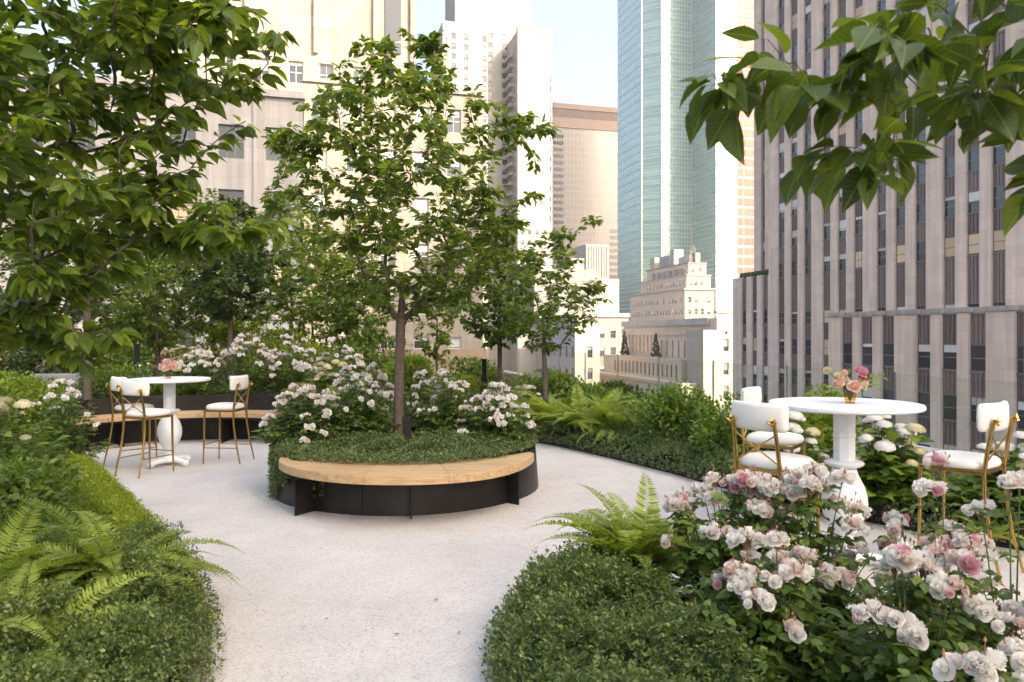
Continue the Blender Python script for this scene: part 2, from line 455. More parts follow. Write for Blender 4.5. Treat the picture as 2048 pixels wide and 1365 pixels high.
def curtain_mat(name, c1, c2, mull, bw, bh, rough=0.12, ms=0.09):
    """curtain wall: panes of slightly different tint between thin mullions"""
    m = mat(name, c1, rough, spec=0.9)
    n, l = m.node_tree.nodes, m.node_tree.links
    b = n['Principled BSDF']; tc = n.new('ShaderNodeTexCoord')
    sx = n.new('ShaderNodeSeparateXYZ'); cx = n.new('ShaderNodeCombineXYZ'); ad = n.new('ShaderNodeMath')
    l.new(tc.outputs['Object'], sx.inputs[0]); l.new(sx.outputs[0], ad.inputs[0]); l.new(sx.outputs[1], ad.inputs[1])
    l.new(ad.outputs[0], cx.inputs[0]); l.new(sx.outputs[2], cx.inputs[1])
    br = n.new('ShaderNodeTexBrick'); br.offset = 0.0
    br.inputs['Color1'].default_value = (*c1, 1); br.inputs['Color2'].default_value = (*c2, 1); br.inputs['Mortar'].default_value = (*mull, 1)
    br.inputs['Scale'].default_value = 1; br.inputs['Mortar Size'].default_value = ms
    br.inputs['Brick Width'].default_value = bw; br.inputs['Row Height'].default_value = bh
    l.new(cx.outputs[0], br.inputs['Vector']); l.new(br.outputs['Color'], b.inputs['Base Color'])
    mr = n.new('ShaderNodeMapRange'); mr.inputs[3].default_value = rough; mr.inputs[4].default_value = 0.5
    l.new(br.outputs['Fac'], mr.inputs[0]); l.new(mr.outputs[0], b.inputs['Roughness'])
    no = n.new('ShaderNodeTexNoise'); no.inputs['Scale'].default_value = 0.35; no.inputs['Detail'].default_value = 3
    l.new(tc.outputs['Object'], no.inputs['Vector'])
    bp = n.new('ShaderNodeBump'); bp.inputs['Strength'].default_value = 0.25; bp.inputs['Distance'].default_value = 0.12
    l.new(no.outputs[0], bp.inputs['Height']); l.new(bp.outputs[0], b.inputs['Normal'])
curtain_mat('curtain_teal', (0.17, 0.30, 0.29), (0.27, 0.40, 0.38), (0.50, 0.56, 0.53), 1.5, 2.0)
MATS['curtain_teal'].node_tree.nodes['Principled BSDF'].inputs['Metallic'].default_value = 0.4
curtain_mat('curtain_brown', (0.12, 0.099, 0.092), (0.105, 0.086, 0.08), (0.065, 0.05, 0.044), 2.2, 3.7, 0.25, 0.25)

WIN = {}
def window_mesh(w, h, style, var):
    key = (round(w, 2), round(h, 2), style, var)
    if key in WIN: return WIN[key]
    m = MB(); f = min(0.07, w * 0.08)
    m.m = 1
    m.box(0, f, -0.05, 0.05, 0, h); m.box(w - f, w, -0.05, 0.05, 0, h)
    m.box(f, w - f, -0.05, 0.05, 0, f); m.box(f, w - f, -0.05, 0.05, h - f, h)
    if style == 'sash':
        m.box(f, w - f, -0.045, 0.03, h * 0.5 - f * 0.5, h * 0.5 + f * 0.5)
        m.box(w * 0.5 - f * 0.3, w * 0.5 + f * 0.3, -0.03, 0.03, f, h * 0.5 - f * 0.5); m.box(w * 0.5 - f * 0.3, w * 0.5 + f * 0.3, -0.03, 0.03, h * 0.5 + f * 0.5, h - f)
    elif style == 'triple':
        for q in (1, 2): m.box(w * q / 3 - f * 0.3, w * q / 3 + f * 0.3, -0.04, 0.03, f, h - f)
        m.box(f, w - f, -0.045, 0.02, h * 0.48, h * 0.48 + f)
    elif style in ('hung', 'hung_dark'):
        m.box(f, w - f, -0.045, 0.03, h * 0.47, h * 0.47 + f)
    m.m = 0
    ti = (0.0, 0.004, -0.003, 0.006, -0.005, 0.002)[var % 6] * h
    m.add([(f, 0.01 + ti, f), (w - f, 0.01 - ti, f), (w - f, 0.01 - ti, h - f), (f, 0.01 + ti, h - f)], [(0, 1, 2, 3)])
    m.m = 2
    fr = (0, 0.45, 0.0, 0.3, 0.62, 0.95, 0.15)[var % 7]
    if fr > 0: m.box(f * 1.2, w - f * 1.2, -0.024, -0.012, h - f - (h - 2 * f) * fr, h - f)
    # outer sill
    m.m = 1; m.box(-0.02, w + 0.02, -0.13, -0.05, -0.08, 0.0)
    if style == 'far': m.mi = [1 if q == 2 else q for q in m.mi]
    me = m.mesh('window', ['pane', 'frame_white' if style in ('hung', 'sash') else 'frame_grey', 'curtain_cream' if var % 7 == 5 else 'blind'])
    WIN[key] = me
    return me

class Bld:
    def __init__(s, name, label, a0, b0, group=None):
        s.a0, s.b0 = a0, b0
        s.e = empty(name, world(a0, b0, STREET), TH, label, 'building', group)
        s.rng = random.Random(int(a0 * 7 + b0 * 13))
    def p(s, a, b, z): return (a - s.a0, b - s.b0, z - STREET)
    def box(s, name, m, a0, a1, b0, b1, z0, z1, parent=None):
        q = MB(); q.box(a0 - s.a0, a1 - s.a0, b0 - s.b0, b1 - s.b0, z0 - STREET, z1 - STREET)
        return q.build(name, m, parent or s.e)
    def poly(s, name, m, pts, z0, z1):
        q = MB(); q.prism([(a - s.a0, b - s.b0) for a, b in pts], z0 - STREET, z1 - STREET)
        return q.build(name, m, s.e)
    def face(s, name, m, kind, plane, u0, u1, z0, z1, ops=(), depth=0.28, style='sash', win='window'):
        """a wall with real openings and their reveals, and a window in each opening"""
        us = sorted({u0, u1, *[o[0] for o in ops], *[o[1] for o in ops]}); zs = sorted({z0, z1, *[o[2] for o in ops], *[o[3] for o in ops]})
        def P(u, z, d=0.0): return s.p(u, plane + d, z) if kind == 'n2' else s.p(plane + d, u, z)
        hole = np.zeros((len(us), len(zs)), bool)
        iu = {u: i for i, u in enumerate(us)}; iz = {z: i for i, z in enumerate(zs)}
        for o in ops: hole[iu[o[0]]:iu[o[1]], iz[o[2]]:iz[o[3]]] = True
        q = MB()
        def quad(a, b, c, d): q.add([a, b, c, d], [(0, 1, 2, 3) if kind == 'n2' else (3, 2, 1, 0)])
        for j in range(len(zs) - 1):
            i = 0
            while i < len(us) - 1:
                if hole[i, j]: i += 1; continue
                k = i
                while k < len(us) - 1 and not hole[k, j]: k += 1
                quad(P(us[i], zs[j]), P(us[k], zs[j]), P(us[k], zs[j + 1]), P(us[i], zs[j + 1])); i = k
        for (a, b, c, d) in ops:
            quad(P(a, c), P(a, c, depth), P(a, d, depth), P(a, d)); quad(P(b, c, depth), P(b, c), P(b, d), P(b, d, depth))
            quad(P(a, c), P(b, c), P(b, c, depth), P(a, c, depth)); quad(P(a, d, depth), P(b, d, depth), P(b, d), P(a, d))
        w = q.build(name, m, s.e)
        for (a, b, c, d) in ops:
            o = bpy.data.objects.new(win, window_mesh(b - a, d - c, style, s.rng.randrange(7))); COL.objects.link(o); o.parent = s.e
            if kind == 'n2': o.location = P(a, c, depth - 0.07)
            else: o.location = P(b, c, depth - 0.07); o.rotation_euler = (0, 0, R(-90))
        return w

def grid(us, zs, w, h): return [(u - w / 2, u + w / 2, z, z + h) for u in us for z in zs]

street = MB(); street.box(-420, 420, -160, 640, STREET - 1, STREET)
tag(street.build('street_ground', 'asphalt'), kind='structure')

# ---- the long building across the street on the right, with flat piers
F = Bld('office_building', 'long rose-grey stone office building with flat vertical piers filling the right side', 57.3, 40)
AF = 57.3
F.box('wall', 'limestone_rose', AF + 0.45, 75, -30, 85.3, STREET, 57)
F.box('wall', 'limestone_rose', AF + 0.45, 75, -115, -30.02, STREET, 100)  # unseen taller block, its height and end shaped to shade the garden
F.box('wall', 'limestone_rose', 61.5, 75, 85.32, 94.5, STREET, 52)
F.box('wall', 'limestone_rose', AF + 0.75, 61.48, 85.32, 94.5, STREET, 9.2)
F.box('wall', 'limestone_rose', 46.35, AF + 0.43, -20, 59.0, STREET, 3.0)

def bay_mesh(w, h):
    """cast spandrel panel with upright ribs"""
    q = MB(); q.box(0, w, 0.06, 0.12, 0, h)
    for i in range(4):
        x = w * (i + 0.5) / 4; q.box(x - 0.07, x + 0.07, 0.0, 0.06, 0.06, h - 0.06)
    q.box(0, w, -0.02, 0.06, h - 0.05, h + 0.06)
    return q.mesh('spandrel', 'spandrel')
SPM = {}
def spandrel(w, h):
    k = (round(w, 2), round(h, 2))
    if k not in SPM: SPM[k] = bay_mesh(w, h)
    return SPM[k]
def n1_place(bld, name, me, a, bmax, z):
    o = bpy.data.objects.new(name, me); COL.objects.link(o); o.parent = bld.e
    o.location = bld.p(a, bmax, z); o.rotation_euler = (0, 0, R(-90))
    return o
def columns(bld, a, cols, w, rows, ztop, zbot):
    """window columns: rows are (sill z, window height), spandrels fill the rest"""
    for b in cols:
        prev = ztop
        for (z, h) in rows:
            if prev - (z + h) > 0.1:
                n1_place(bld, 'spandrel', spandrel(w, prev - z - h), a + 0.22, b + w / 2, z + h)
            me = window_mesh(w, h, 'triple' if bld.rng.random() < 0.15 else 'hung_dark', bld.rng.choice((0, 0, 1, 2, 2, 3, 4, 5, 6)))
            n1_place(bld, 'window', me, a + 0.3, b + w / 2, z)
            prev = z
        n1_place(bld, 'spandrel', spandrel(w, prev - zbot), a + 0.22, b + w / 2, zbot)
def piers(bld, a, edges, z0, z1, cap=False, m='limestone_rose', dep=0.5):
    for (b0, b1) in edges:
        q = MB(); q.box(a - bld.a0, a + dep - bld.a0, b0 - bld.b0, b1 - bld.b0, z0 - STREET, z1 - STREET)
        o = q.build('pier', m, bld.e)
        if cap:
            c = MB(); c.box(a - 0.12 - bld.a0, a + dep - bld.a0, b0 - 0.1 - bld.b0, b1 + 0.1 - bld.b0, z1 - STREET, z1 + 0.35 - STREET)
            c.build('pier_cap', 'limestone_grey', bld.e)
def edges_of(cols, w, lo, hi):
    cs = sorted(cols); e = []; cur = lo
    for c in cs: e.append((cur, c - w / 2)); cur = c + w / 2
    e.append((cur, hi)); return e
gc = [80.1 - 8.6 * i for i in range(5)]
cols_up = [g + d for g in gc for d in (2.6, 0, -2.6)]
rows_up = [(8.65 + 3.8 * i, 1.95) for i in range(9, -1, -1)] + [(2.76, 1.6)] + [(2.76 - 3.75 * i, 2.0) for i in range(1, 4)]
columns(F, AF, cols_up, 1.45, rows_up, 57, -16)
piers(F, AF, edges_of(cols_up, 1.45, 41, 85.3), STREET, 57)
piers(F, AF, [(b, b + 1.9) for b in np.arange(-112, 38, 4.3)], STREET, 56.9)
gl = [54.2 - 8.6 * i for i in range(3)]
cols_lo = [g + d for g in gl for d in (2.45, 0, -2.45)]
rows_lo = [(-1.15 - 3.75 * i, 1.95) for i in range(4)]
columns(F, 45.9, cols_lo, 1.5, rows_lo, 3.0, -17)
piers(F, 45.9, edges_of(cols_lo, 1.5, 33, 59.0), STREET, 3.15, cap=True)
piers(F, 45.9, [(b, b + 2.0) for b in np.arange(-18, 31, 4.3)], STREET, 3.15, cap=True)
F.box('coping', 'limestone_grey', 46.3, 46.9, -20, 58.9, 3.02, 3.5)
cols_end = [91.6, 89.1, 86.6]
columns(F, AF + 0.3, cols_end, 1.25, [(2.9 - 3.75 * i, 2.0) for i in range(5)], 9.2, -16)
piers(F, AF + 0.3, edges_of(cols_end, 1.25, 85.35, 94.4), STREET, 9.4)
hb = MB(); rr = random.Random(4)
for i in range(26):
    b = 85.6 + i * 0.34
    hb.lathe([(0.05, 0), (0.26, 0.2), (0.33, 0.6), (0.2, 0.95), (0.03, 1.05)], 6, (58.9 - F.a0 + rr.uniform(-.1, .1), b - F.b0, 9.2 - STREET), rr.random())
hbo = hb.build('hedge', 'leaf_dark', F.e)
ecol = [92.2, 89.6]
columns(F, 61.1, ecol, 0.9, [(12.5 + 3.8 * i, 2.0) for i in range(8, -1, -1)], 52, 9.3)
piers(F, 61.0, edges_of(ecol, 0.9, 85.4, 94.4), 9.2, 52)

# ---- the sunlit setback building on the left
A = Bld('setback_building', 'tall cream limestone building with sunlit upper wall and dark window slot, behind left trees', -4, 62)
slot = (5.85, 7.15, 24.6, 64.0)
zs_t = [21.5 + 3.65 * i for i in range(1)]
ops = grid([-9.0, -6.4, -3.75, -1.15, 1.2, 3.8], zs_t, 1.15, 1.75)
A.face('tower_wall', 'limestone_warm', 'n2', 62.0, -14, 8.4, 18, 70, ops + [])
A.box('tower_core', 'limestone_warm', -14, 8.4, 62.3, 80, STREET, 70)
A.box('window_slot', 'pane', 5.85, 7.15, 61.9, 62.01, 24.6, 69)
for i in range(11): A.box('slot_transom', 'frame_grey', 5.85, 7.15, 61.86, 61.9, 25.4 + 3.65 * i, 25.6 + 3.65 * i)
for x in (-10.3, -5.0, 0.2, 4.9, 7.9):
    A.box('pilaster', 'limestone_warm', x, x + 0.35, 61.75, 62.0, 24.0, 69)
ops = grid([0.6 + 2.6 * i for i in range(5)], [14.05 - 3.65 * i for i in range(5)] + [17.6], 1.2, 1.9)
A.face('terrace_wall', 'limestone_warm', 'n2', 59.0, -0.5, 13.4, STREET, 20.7, ops)
A.box('terrace_core', 'limestone_warm', -0.5, 13.4, 59.3, 62.2, STREET, 20.6)
A.box('terrace_core', 'limestone_warm', 8.42, 13.4, 62.22, 78, STREET, 20.6)
A.box('coping', 'limestone_warm', -0.6, 13.5, 58.85, 59.35, 20.7, 21.0)
ops = grid([-17.7, -15.1, -12.5, -9.85, -7.2, -4.55, -1.9], [11.9 - 3.83 * i for i in range(6)], 1.44, 2.0)
A.face('wing_wall', 'limestone_grey', 'n2', 47.0, -26, -0.5, STREET, 15.7, ops, style='triple')
A.box('wing_core', 'limestone_grey', -26, -0.5, 47.3, 61.6, STREET, 15.6)
A.box('coping', 'limestone_grey', -26.1, -0.35, 46.8, 47.4, 15.7, 16.1)
for x in (-11.2, -3.3): A.box('pilaster', 'limestone_grey', x, x + 0.25, 46.86, 47.0, STREET, 15.7)

# ---- far white apartment tower
B = Bld('apartment_tower', 'far white apartment tower in stepped slabs with columns of small windows', 52, 215)
B.face('slab_wall', 'concrete_white', 'n2', 215, 40.5, 64, STREET, 118, grid([47.0, 50.9, 55.4], [46 + 2.85 * i for i in range(16)], 1.6, 1.7), style='far')
B.box('slab_core', 'concrete_white', 40.5, 64, 215.4, 232, STREET, 118)
B.face('block_wall', 'concrete_white', 'n2', 209, 35.8, 48.8, STREET, 90, grid([38.9, 42.4, 47.8], [48 + 2.85 * i for i in range(14)], 1.3, 1.7) + grid([36.6], [80, 83.5], 0.8, 1.8), style='far')
B.box('block_core', 'concrete_white', 35.8, 48.8, 209.4, 230, STREET, 89.9)
lowg = grid([57.9 + 2.2 * i for i in range(4)], [3 + 3.0 * i for i in range(10)], 1.0, 1.4)
B.face('block_wall', 'concrete_white', 'n2', 205, 56.6, 66.9, STREET, 88, lowg + grid([66.3], [34 + 2.85 * i for i in range(17)], 0.45, 1.6), style='far')
B.face('side_wall', 'concrete_white', 'n1', 56.6, 205.0, 215, STREET, 88, grid([208.2, 212], [34 + 2.85 * i for i in range(18)], 1.2, 1.5), style='far')
B.box('block_core', 'concrete_white', 57, 66.9, 205.4, 215, STREET, 87.9)
for i in range(18): B.box('balcony', 'concrete_white', 55.4, 56.55, 209.5, 214.5, 33.4 + 2.85 * i, 34.4 + 2.85 * i)
B.box('parapet', 'concrete_white', 56.5, 67, 204.9, 206, 88, 89.2)

# ---- far brown tower
C = Bld('brown_tower', 'far flat-topped brown office tower with fine vertical ribs', 150, 400)
C.box('shaft', 'curtain_brown', 130.7, 171, 400, 440, STREET, 118)
C.box('crown', 'granite_brown', 130.5, 171.2, 399.6, 440.4, 118.02, 131)
for i in range(44): C.box('louvre_rib', 'granite_brown', 131 + i * 0.91, 131.3 + i * 0.91, 399.3, 399.6, 124, 128.4)
C.box('cornice', 'granite_brown', 130.2, 171.5, 399, 440.7, 128.5, 131.4)
wb = MB(); wb.box(0, 5.6, -0.06, 0.0, 0, 1.9)
wb.m = 1
for q in range(1, 4): wb.box(5.6 * q / 4 - 0.18, 5.6 * q / 4 + 0.18, -0.2, -0.06, 0, 1.9)
wbm = wb.mesh('window_band', ['pane', 'granite_brown'])
for i in range(30):
    z = 112 - i * 3.72
    for a in (131.4, 165.0):
        if a > 150 and z > 62: continue
        o = bpy.data.objects.new('window_band', wbm); COL.objects.link(o); o.parent = C.e; o.location = C.p(a, 399.98, z)

# ---- glass tower
G = Bld('glass_tower', 'tall teal glass tower with folded facets reaching above the picture', 165, 310)
pts = [(146.9, 345.8), (146.9, 317.8), (153.5, 311.2), (168.8, 311.2), (168.8, 289.7), (178.5, 289.7), (178.5, 345.8)]
G.poly('curtain_wall', 'curtain_teal', pts, STREET, 230)
for i in range(4, 46):
    z = 4.0 * i - 6
    for (p0, p1) in zip(pts[:-2], pts[1:-1]):
        d = Vector((p1[0] - p0[0], p1[1] - p0[1])); nrm = Vector((d.y, -d.x)).normalized() * 0.12
        q = MB(); v = [(p0[0], p0[1]), (p1[0], p1[1]), (p1[0] + nrm.x, p1[1] + nrm.y), (p0[0] + nrm.x, p0[1] + nrm.y)]
        q.prism([(a - G.a0, b - G.b0) for a, b in v], z - STREET, z + 0.35 - STREET)
        q.build('floor_band', 'mullion_pale', G.e)
for (a, b) in pts[1:6]: G.box('corner_mullion', 'mullion_pale', a - 0.3, a + 0.3, b - 0.3, b + 0.3, STREET, 230)

# ---- red and white construction behind
E = Bld('red_tower', 'narrow tower of orange-red panels and white bands beside the glass tower', 183, 297)
E.box('core', 'concrete_white', 178.9, 188, 289.9, 305, STREET, 190)
for i in range(44):
    z = 2 + i * 4.3
    for (a0_, a1_) in ((179.2, 182.2), (182.8, 187.7)):
        E.box('panel', 'panel_red', a0_, a1_, 289.75, 289.89, z, z + 3.1)

# ---- pink building with dormered roof
Gp = Bld('hotel_building', 'pinkish stone building with stepped top storeys and cluttered roof, below the glass tower', 125, 245)
n1w = grid([228 + 2.3 * i for i in range(18)], [12.2, 8.3, 4.4, 0.5, -3.4], 1.05, 1.9)
Gp.face('long_wall', 'limestone_pink', 'n1', 120, 226, 270, STREET, 16.5, n1w, style='hung')
Gp.face('end_wall', 'stone_painted_shade', 'n2', 226, 120, 131, STREET, 16.5, grid([121.9 + 2.35 * i for i in range(4)], [12.2, 8.3, 4.4, 0.5, -3.4], 1.05, 1.9), style='hung')  # end walls take the darkened stone to imitate shade on this side
Gp.box('core', 'limestone_pink', 120.35, 131, 226.35, 270, STREET, 16.4)
Gp.box('cornice', 'limestone_pale', 119.6, 131.3, 225.6, 270, 16.5, 17.0)
Gp.face('upper_long_wall', 'limestone_pink', 'n1', 121.5, 227.6, 264, 17.02, 21.4, grid([230 + 2.3 * i for i in range(14)], [18], 1.0, 1.9), style='hung')
Gp.face('upper_end_wall', 'stone_painted_shade', 'n2', 227.6, 121.5, 130.6, 17.02, 21.4, grid([123.2, 124.9, 127, 129.2], [18], 0.9, 1.9), style='hung')
Gp.box('core', 'limestone_pink', 121.85, 130.6, 227.95, 264, 17.02, 21.3)
Gp.face('attic_long_wall', 'limestone_pink', 'n1', 123.2, 229.4, 262, 21.42, 25.6, grid([231.5 + 2.6 * i for i in range(11)], [22.6], 0.9, 1.6), style='hung')
Gp.face('attic_end_wall', 'stone_painted_shade', 'n2', 229.4, 123.2, 130, 21.42, 25.6, grid([124.8, 127.6], [22.6], 0.9, 1.6), style='hung')
roof = Gp.box('attic_core', 'stone_painted_shade', 123.5, 130, 229.7, 262, 21.42, 25.5)
Gp.box('ledge', 'limestone_pale', 121.2, 130.9, 227.3, 264.2, 21.42, 21.7)
Gp.box('ledge', 'stone_painted_shade', 123.0, 130.2, 229.2, 262.2, 25.6, 26.0)
for i in range(6): Gp.box('dormer', 'slate', 122.3, 123.3, 233 + i * 4.3, 234.3 + i * 4.3, 21.72, 24.2)
Gp.box('tank_house', 'stone_painted_shade', 126.4, 128.2, 230.4, 233, 26.0, 29.5)
Gp.box('chimney', 'limestone_pale', 124.5, 127, 258, 262, 26.02, 30.5)
Gp.box('chimney', 'concrete_white', 124.8, 128.5, 243, 246, 26.02, 32)
Gp.box('plant_room', 'limestone_grey', 125, 129, 232, 240, 26.02, 28.6)
Gp.box('plant_room', 'roof_grey', 125.5, 129.2, 248, 256, 26.02, 30.4)
for i in range(5):
    q = MB(); q.tube([Gp.p(126 + i * 0.6, 229.8 + i * 2, 27), Gp.p(126 + i * 0.6, 229.8 + i * 2, 31 + (i % 3))], 0.12, 5); q.build('mast', 'frame_grey', Gp.e)

# ---- lower stone building with a lit end wall
H = Bld('terraced_building', 'low stone building with slit windows and bright end wall beside the long office building', 73, 140)
sl = [137.5 + 2.6 * i for i in range(7)]
H.face('long_wall', 'limestone_pink', 'n1', 73, 125, 168, STREET, 4.6, grid(sl, [-3.2], 0.5, 3.6) + grid([136.2 + 2.05 * i for i in range(16)], [-6.9], 0.45, 2.9), style='plain')
H.face('end_wall', 'limestone_pale', 'n2', 125, 73, 90, STREET, 5.5, grid([74.9, 78.0, 81.1, 84.2], [-1.6, -6.0, -10.3], 1.1, 2.3) + [(74.6, 75.2, 1.6, 2.2)], style='far')
H.box('core', 'limestone_pink', 73.35, 90, 125.35, 168, STREET, 4.5)
H.box('cornice', 'limestone_grey', 72.5, 73.5, 127.5, 168.3, 3.4, 4.7)
H.box('cornice', 'limestone_pink', 72.7, 73.0, 127.5, 168.3, 1.4, 1.9)
H.box('coping', 'limestone_pale', 72.9, 90.1, 124.8, 126, 5.5, 5.9)
for i in range(9): H.box('pilaster', 'limestone_pink', 72.75, 73.0, 150.5 + 2.0 * i, 151.2 + 2.0 * i, -2.4, 1.4)
H.box('end_block', 'limestone_pale', 70.2, 72.95, 125.0, 131.5, STREET, 2.4)
H.box('low_wing', 'limestone_pink', 69.4, 72.72, 132, 172, STREET, -3.4)
for i in range(16): H.box('slit_window', 'pane', 69.3, 69.42, 133.8 + 2.05 * i, 134.3 + 2.05 * i, -7.0, -4.4)
H.box('cornice', 'limestone_pink', 66.2, 69.38, 132, 186, -8.2, -7.5)
H.box('low_wing', 'limestone_pink', 66.6, 69.38, 132, 186, STREET, -8.2)
for i in range(18): H.box('slit_window', 'pane', 66.5, 66.62, 134 + 2.4 * i, 134.7 + 2.4 * i, -13, -9.6)
H.box('end_block', 'limestone_pale', 66.4, 70.18, 126.5, 131.9, STREET, -7.6)
for (b, h) in ((163, 5.2), (146.5, 4.6)):
    q = MB(); rr = random.Random(int(b))
    for i in range(60):
        z = rr.random() ** 1.3 * h; r = 1.1 * (1 - z / h) + 0.08; an = rr.uniform(0, 6.28)
        q.lathe([(0.02, -0.3), (0.3, 0), (0.02, 0.45)], 5, (71 - H.a0 + r * math.cos(an) * 0.8, b - H.b0 + r * math.sin(an) * 0.8, -3.4 - STREET + z + 0.3), an)
    q.build('clipped_yew', 'leaf_dark', H.e)

# ---- white block and greyer block left of it
I = Bld('white_block', 'low white rendered block with bright corner, seen past the right-hand garden trees', 56, 155)
I.face('end_wall', 'limestone_pale', 'n2', 150, 54, 56.6, STREET, 6.0, ())
I.face('end_wall', 'limestone_pale', 'n2', 150.01, 56.6, 59.6, STREET, 3.1, grid([57.4], [-3.4, -8.0], 1.15, 2.4), style='far')
I.face('side_wall', 'limestone_grey', 'n1', 54, 150, 172, STREET, 6.0, grid([151.6, 155.6, 159.6, 163.6], [-3.4, -8.0], 1.3, 2.4), style='far')
I.box('core', 'limestone_pale', 54.35, 59.5, 150.35, 172, STREET, 3.0)
I.box('core', 'limestone_pale', 54.35, 56.6, 150.35, 172, 3.0, 5.9)
I.box('roof_rail', 'roof_grey', 56.6, 59.6, 150.2, 150.5, 3.4, 4.0)
J = Bld('grey_block', 'stone block toned grey as if shaded, with paired dark windows and flat roof, right of the white block', 76, 192)
J.face('front_wall', 'stone_painted_shade', 'n2', 190, 66, 84, STREET, 6.3, grid([72.8, 76.1, 79.4, 82.7], [0.6, -4.4, -9.4], 1.5, 2.5), style='triple')  # front's shade is painted in with the darker stone
J.box('core', 'limestone_grey', 66, 84, 190.4, 215, STREET, 6.2)
J.box('coping', 'concrete_white', 65.8, 84.2, 189.6, 192, 6.3, 7.4)
J.box('upper_storey', 'stone_painted_shade', 60, 78.5, 200, 215, 6.2, 20)
K = Bld('stepped_white_block', 'small ribbed white tower top in front of the brown tower', 112, 300)
K.box('tower', 'concrete_white', 112.8, 123.4, 300, 315, STREET, 40)
for i in range(9): K.box('rib', 'concrete_white', 113 + i * 1.18, 113.5 + i * 1.18, 299.6, 300, 20, 39.5)
K.box('base', 'limestone_warm', 98, 126, 295, 299.5, STREET, 25)
K.box('shoulder', 'concrete_white', 106, 112.7, 300.5, 315, STREET, 34)

# ---- summer air between the towers
hz = MB(); hz.box(-470, 470, -260, 720, STREET - 2.5, 236)
m_ = bpy.data.materials.new('air'); m_.use_nodes = True; n_ = m_.node_tree.nodes; n_.remove(n_['Principled BSDF'])
pv = n_.new('ShaderNodeVolumePrincipled'); pv.inputs['Color'].default_value = (0.95, 0.95, 0.96, 1); pv.inputs['Density'].default_value = 0.0003; pv.inputs['Anisotropy'].default_value = 0.25
m_.node_tree.links.new(pv.outputs[0], n_['Material Output'].inputs['Volume']); MATS['air'] = m_
tag(hz.build('haze', 'air'), 'pale summer haze filling the air around garden and towers', kind='stuff')
# ================================================================ the terrace
tb = empty('terrace_building', world(-5, 10, STREET), TH, 'stone roof terrace slab that carries the whole garden', 'building')
q = MB(); q.box(-16 + 5, 6.3 + 5, -8 - 10, 27 - 10, 0, 36 - 0.35); q.build('wall', 'limestone_rose', tb)

gx, gy = np.meshgrid(np.linspace(-10, 7, 69), np.linspace(-3, 27, 121))
zz = -0.09 * smooth(1.5, 4.0, -gx) + 0.006 * np.sin(gx * 1.7 + gy) * np.sin(gy * 1.3)
V = np.stack([gx, gy, zz], -1).reshape(-1, 3)
m = MB(); nx = 69
m.v = [tuple(v) for v in V]
def on_roof(i, j):
    x, y = gx[j, i], gy[j, i]; return x * ct + y * st < 5.55 and -x * st + y * ct < 25.2
m.f = [(j * nx + i, j * nx + i + 1, (j + 1) * nx + i + 1, (j + 1) * nx + i) for j in range(120) for i in range(nx - 1) if on_roof(i, j)]
m.mi = [0] * len(m.f)
path = m.build('gravel_path', 'gravel', smooth_ang=60)
tag(path, kind='structure')

# loose stones lying on the gravel, and specks of leaf litter
rng = np.random.default_rng(3)
n = 5200
Y = 2.6 + 6.5 * rng.random(n) ** 1.7; X = (rng.random(n) - 0.5) * (1.0 + Y * 0.8) - 0.45
P = np.stack([X, Y, np.array([gz(x) for x in X]) + 0.001], -1)
tv = np.array([(-1, -.6, 0), (1, -.7, 0), (.7, .9, 0), (-.8, .8, 0), (0, 0, .8)], float); tf = np.array([(0, 1, 4), (1, 2, 4), (2, 3, 4), (3, 0, 4)])
an = rng.random(n) * 6.28; s = 0.0025 + 0.0035 * rng.random(n) ** 2
c, s_ = np.cos(an), np.sin(an)
V = np.stack([P[:, None, 0] + (tv[None, :, 0] * c[:, None] - tv[None, :, 1] * s_[:, None]) * s[:, None],
              P[:, None, 1] + (tv[None, :, 0] * s_[:, None] + tv[None, :, 1] * c[:, None]) * s[:, None],
              P[:, None, 2] + tv[None, :, 2] * s[:, None]], -1).reshape(-1, 3)
Fc = (tf[None] + (np.arange(n) * 5)[:, None, None]).reshape(-1, 3)
o = link('loose_gravel', tri_mesh('loose_gravel', V, Fc, ['gravel'])); tag(o, 'small loose stones scattered over the pale gravel', kind='stuff')

# ---- beds
LEFT_EDGE = [(-1.22, 1.2), (-1.28, 2.4), (-1.36, 3.24), (-1.66, 3.95), (-2.2, 4.9), (-2.95, 6.0), (-3.75, 7.1), (-4.8, 8.5), (-5.75, 9.5)]
FR_EDGE = [(0.35, 1.3), (0.12, 2.4), (0.0, 3.0), (-0.03, 3.5), (0.1, 3.95), (0.4, 4.25), (0.9, 4.25), (1.45, 3.9), (1.95, 3.45), (2.5, 2.9), (2.9, 2.0), (2.9, 1.3)]
RB_EDGE = [(4.6, 4.3), (3.65, 5.15), (2.97, 5.92), (2.13, 7.26), (1.76, 8.04), (1.1, 9.3), (0.43, 10.4), (-0.4, 11.1), (-1.5, 11.2), (-2.2, 10.75)]
NC, NR = (-4.2, 9.05), 2.4                           # the round nook with the left table
def spline(pts, n=10):
    P = [Vector((*p, 0)) for p in pts]; out = []
    for i in range(len(P) - 1):
        p0, p1, p2, p3 = P[max(i - 1, 0)], P[i], P[i + 1], P[min(i + 2, len(P) - 1)]
        for k in range(n):
            t = k / n
            v = 0.5 * ((2 * p1) + (p2 - p0) * t + (2 * p0 - 5 * p1 + 4 * p2 - p3) * t * t + (3 * p1 - p0 - 3 * p2 + p3) * t ** 3)
            out.append((v.x, v.y))
    out.append(tuple(P[-1][:2])); return out
LEFT_S, FR_S, RB_S = spline(LEFT_EDGE), spline(FR_EDGE), spline(RB_EDGE)
def flat_bed(name, poly, z):
    m = MB(); m.prism(poly, z - 0.25, z); return tag(m.build(name, 'soil'), kind='structure')
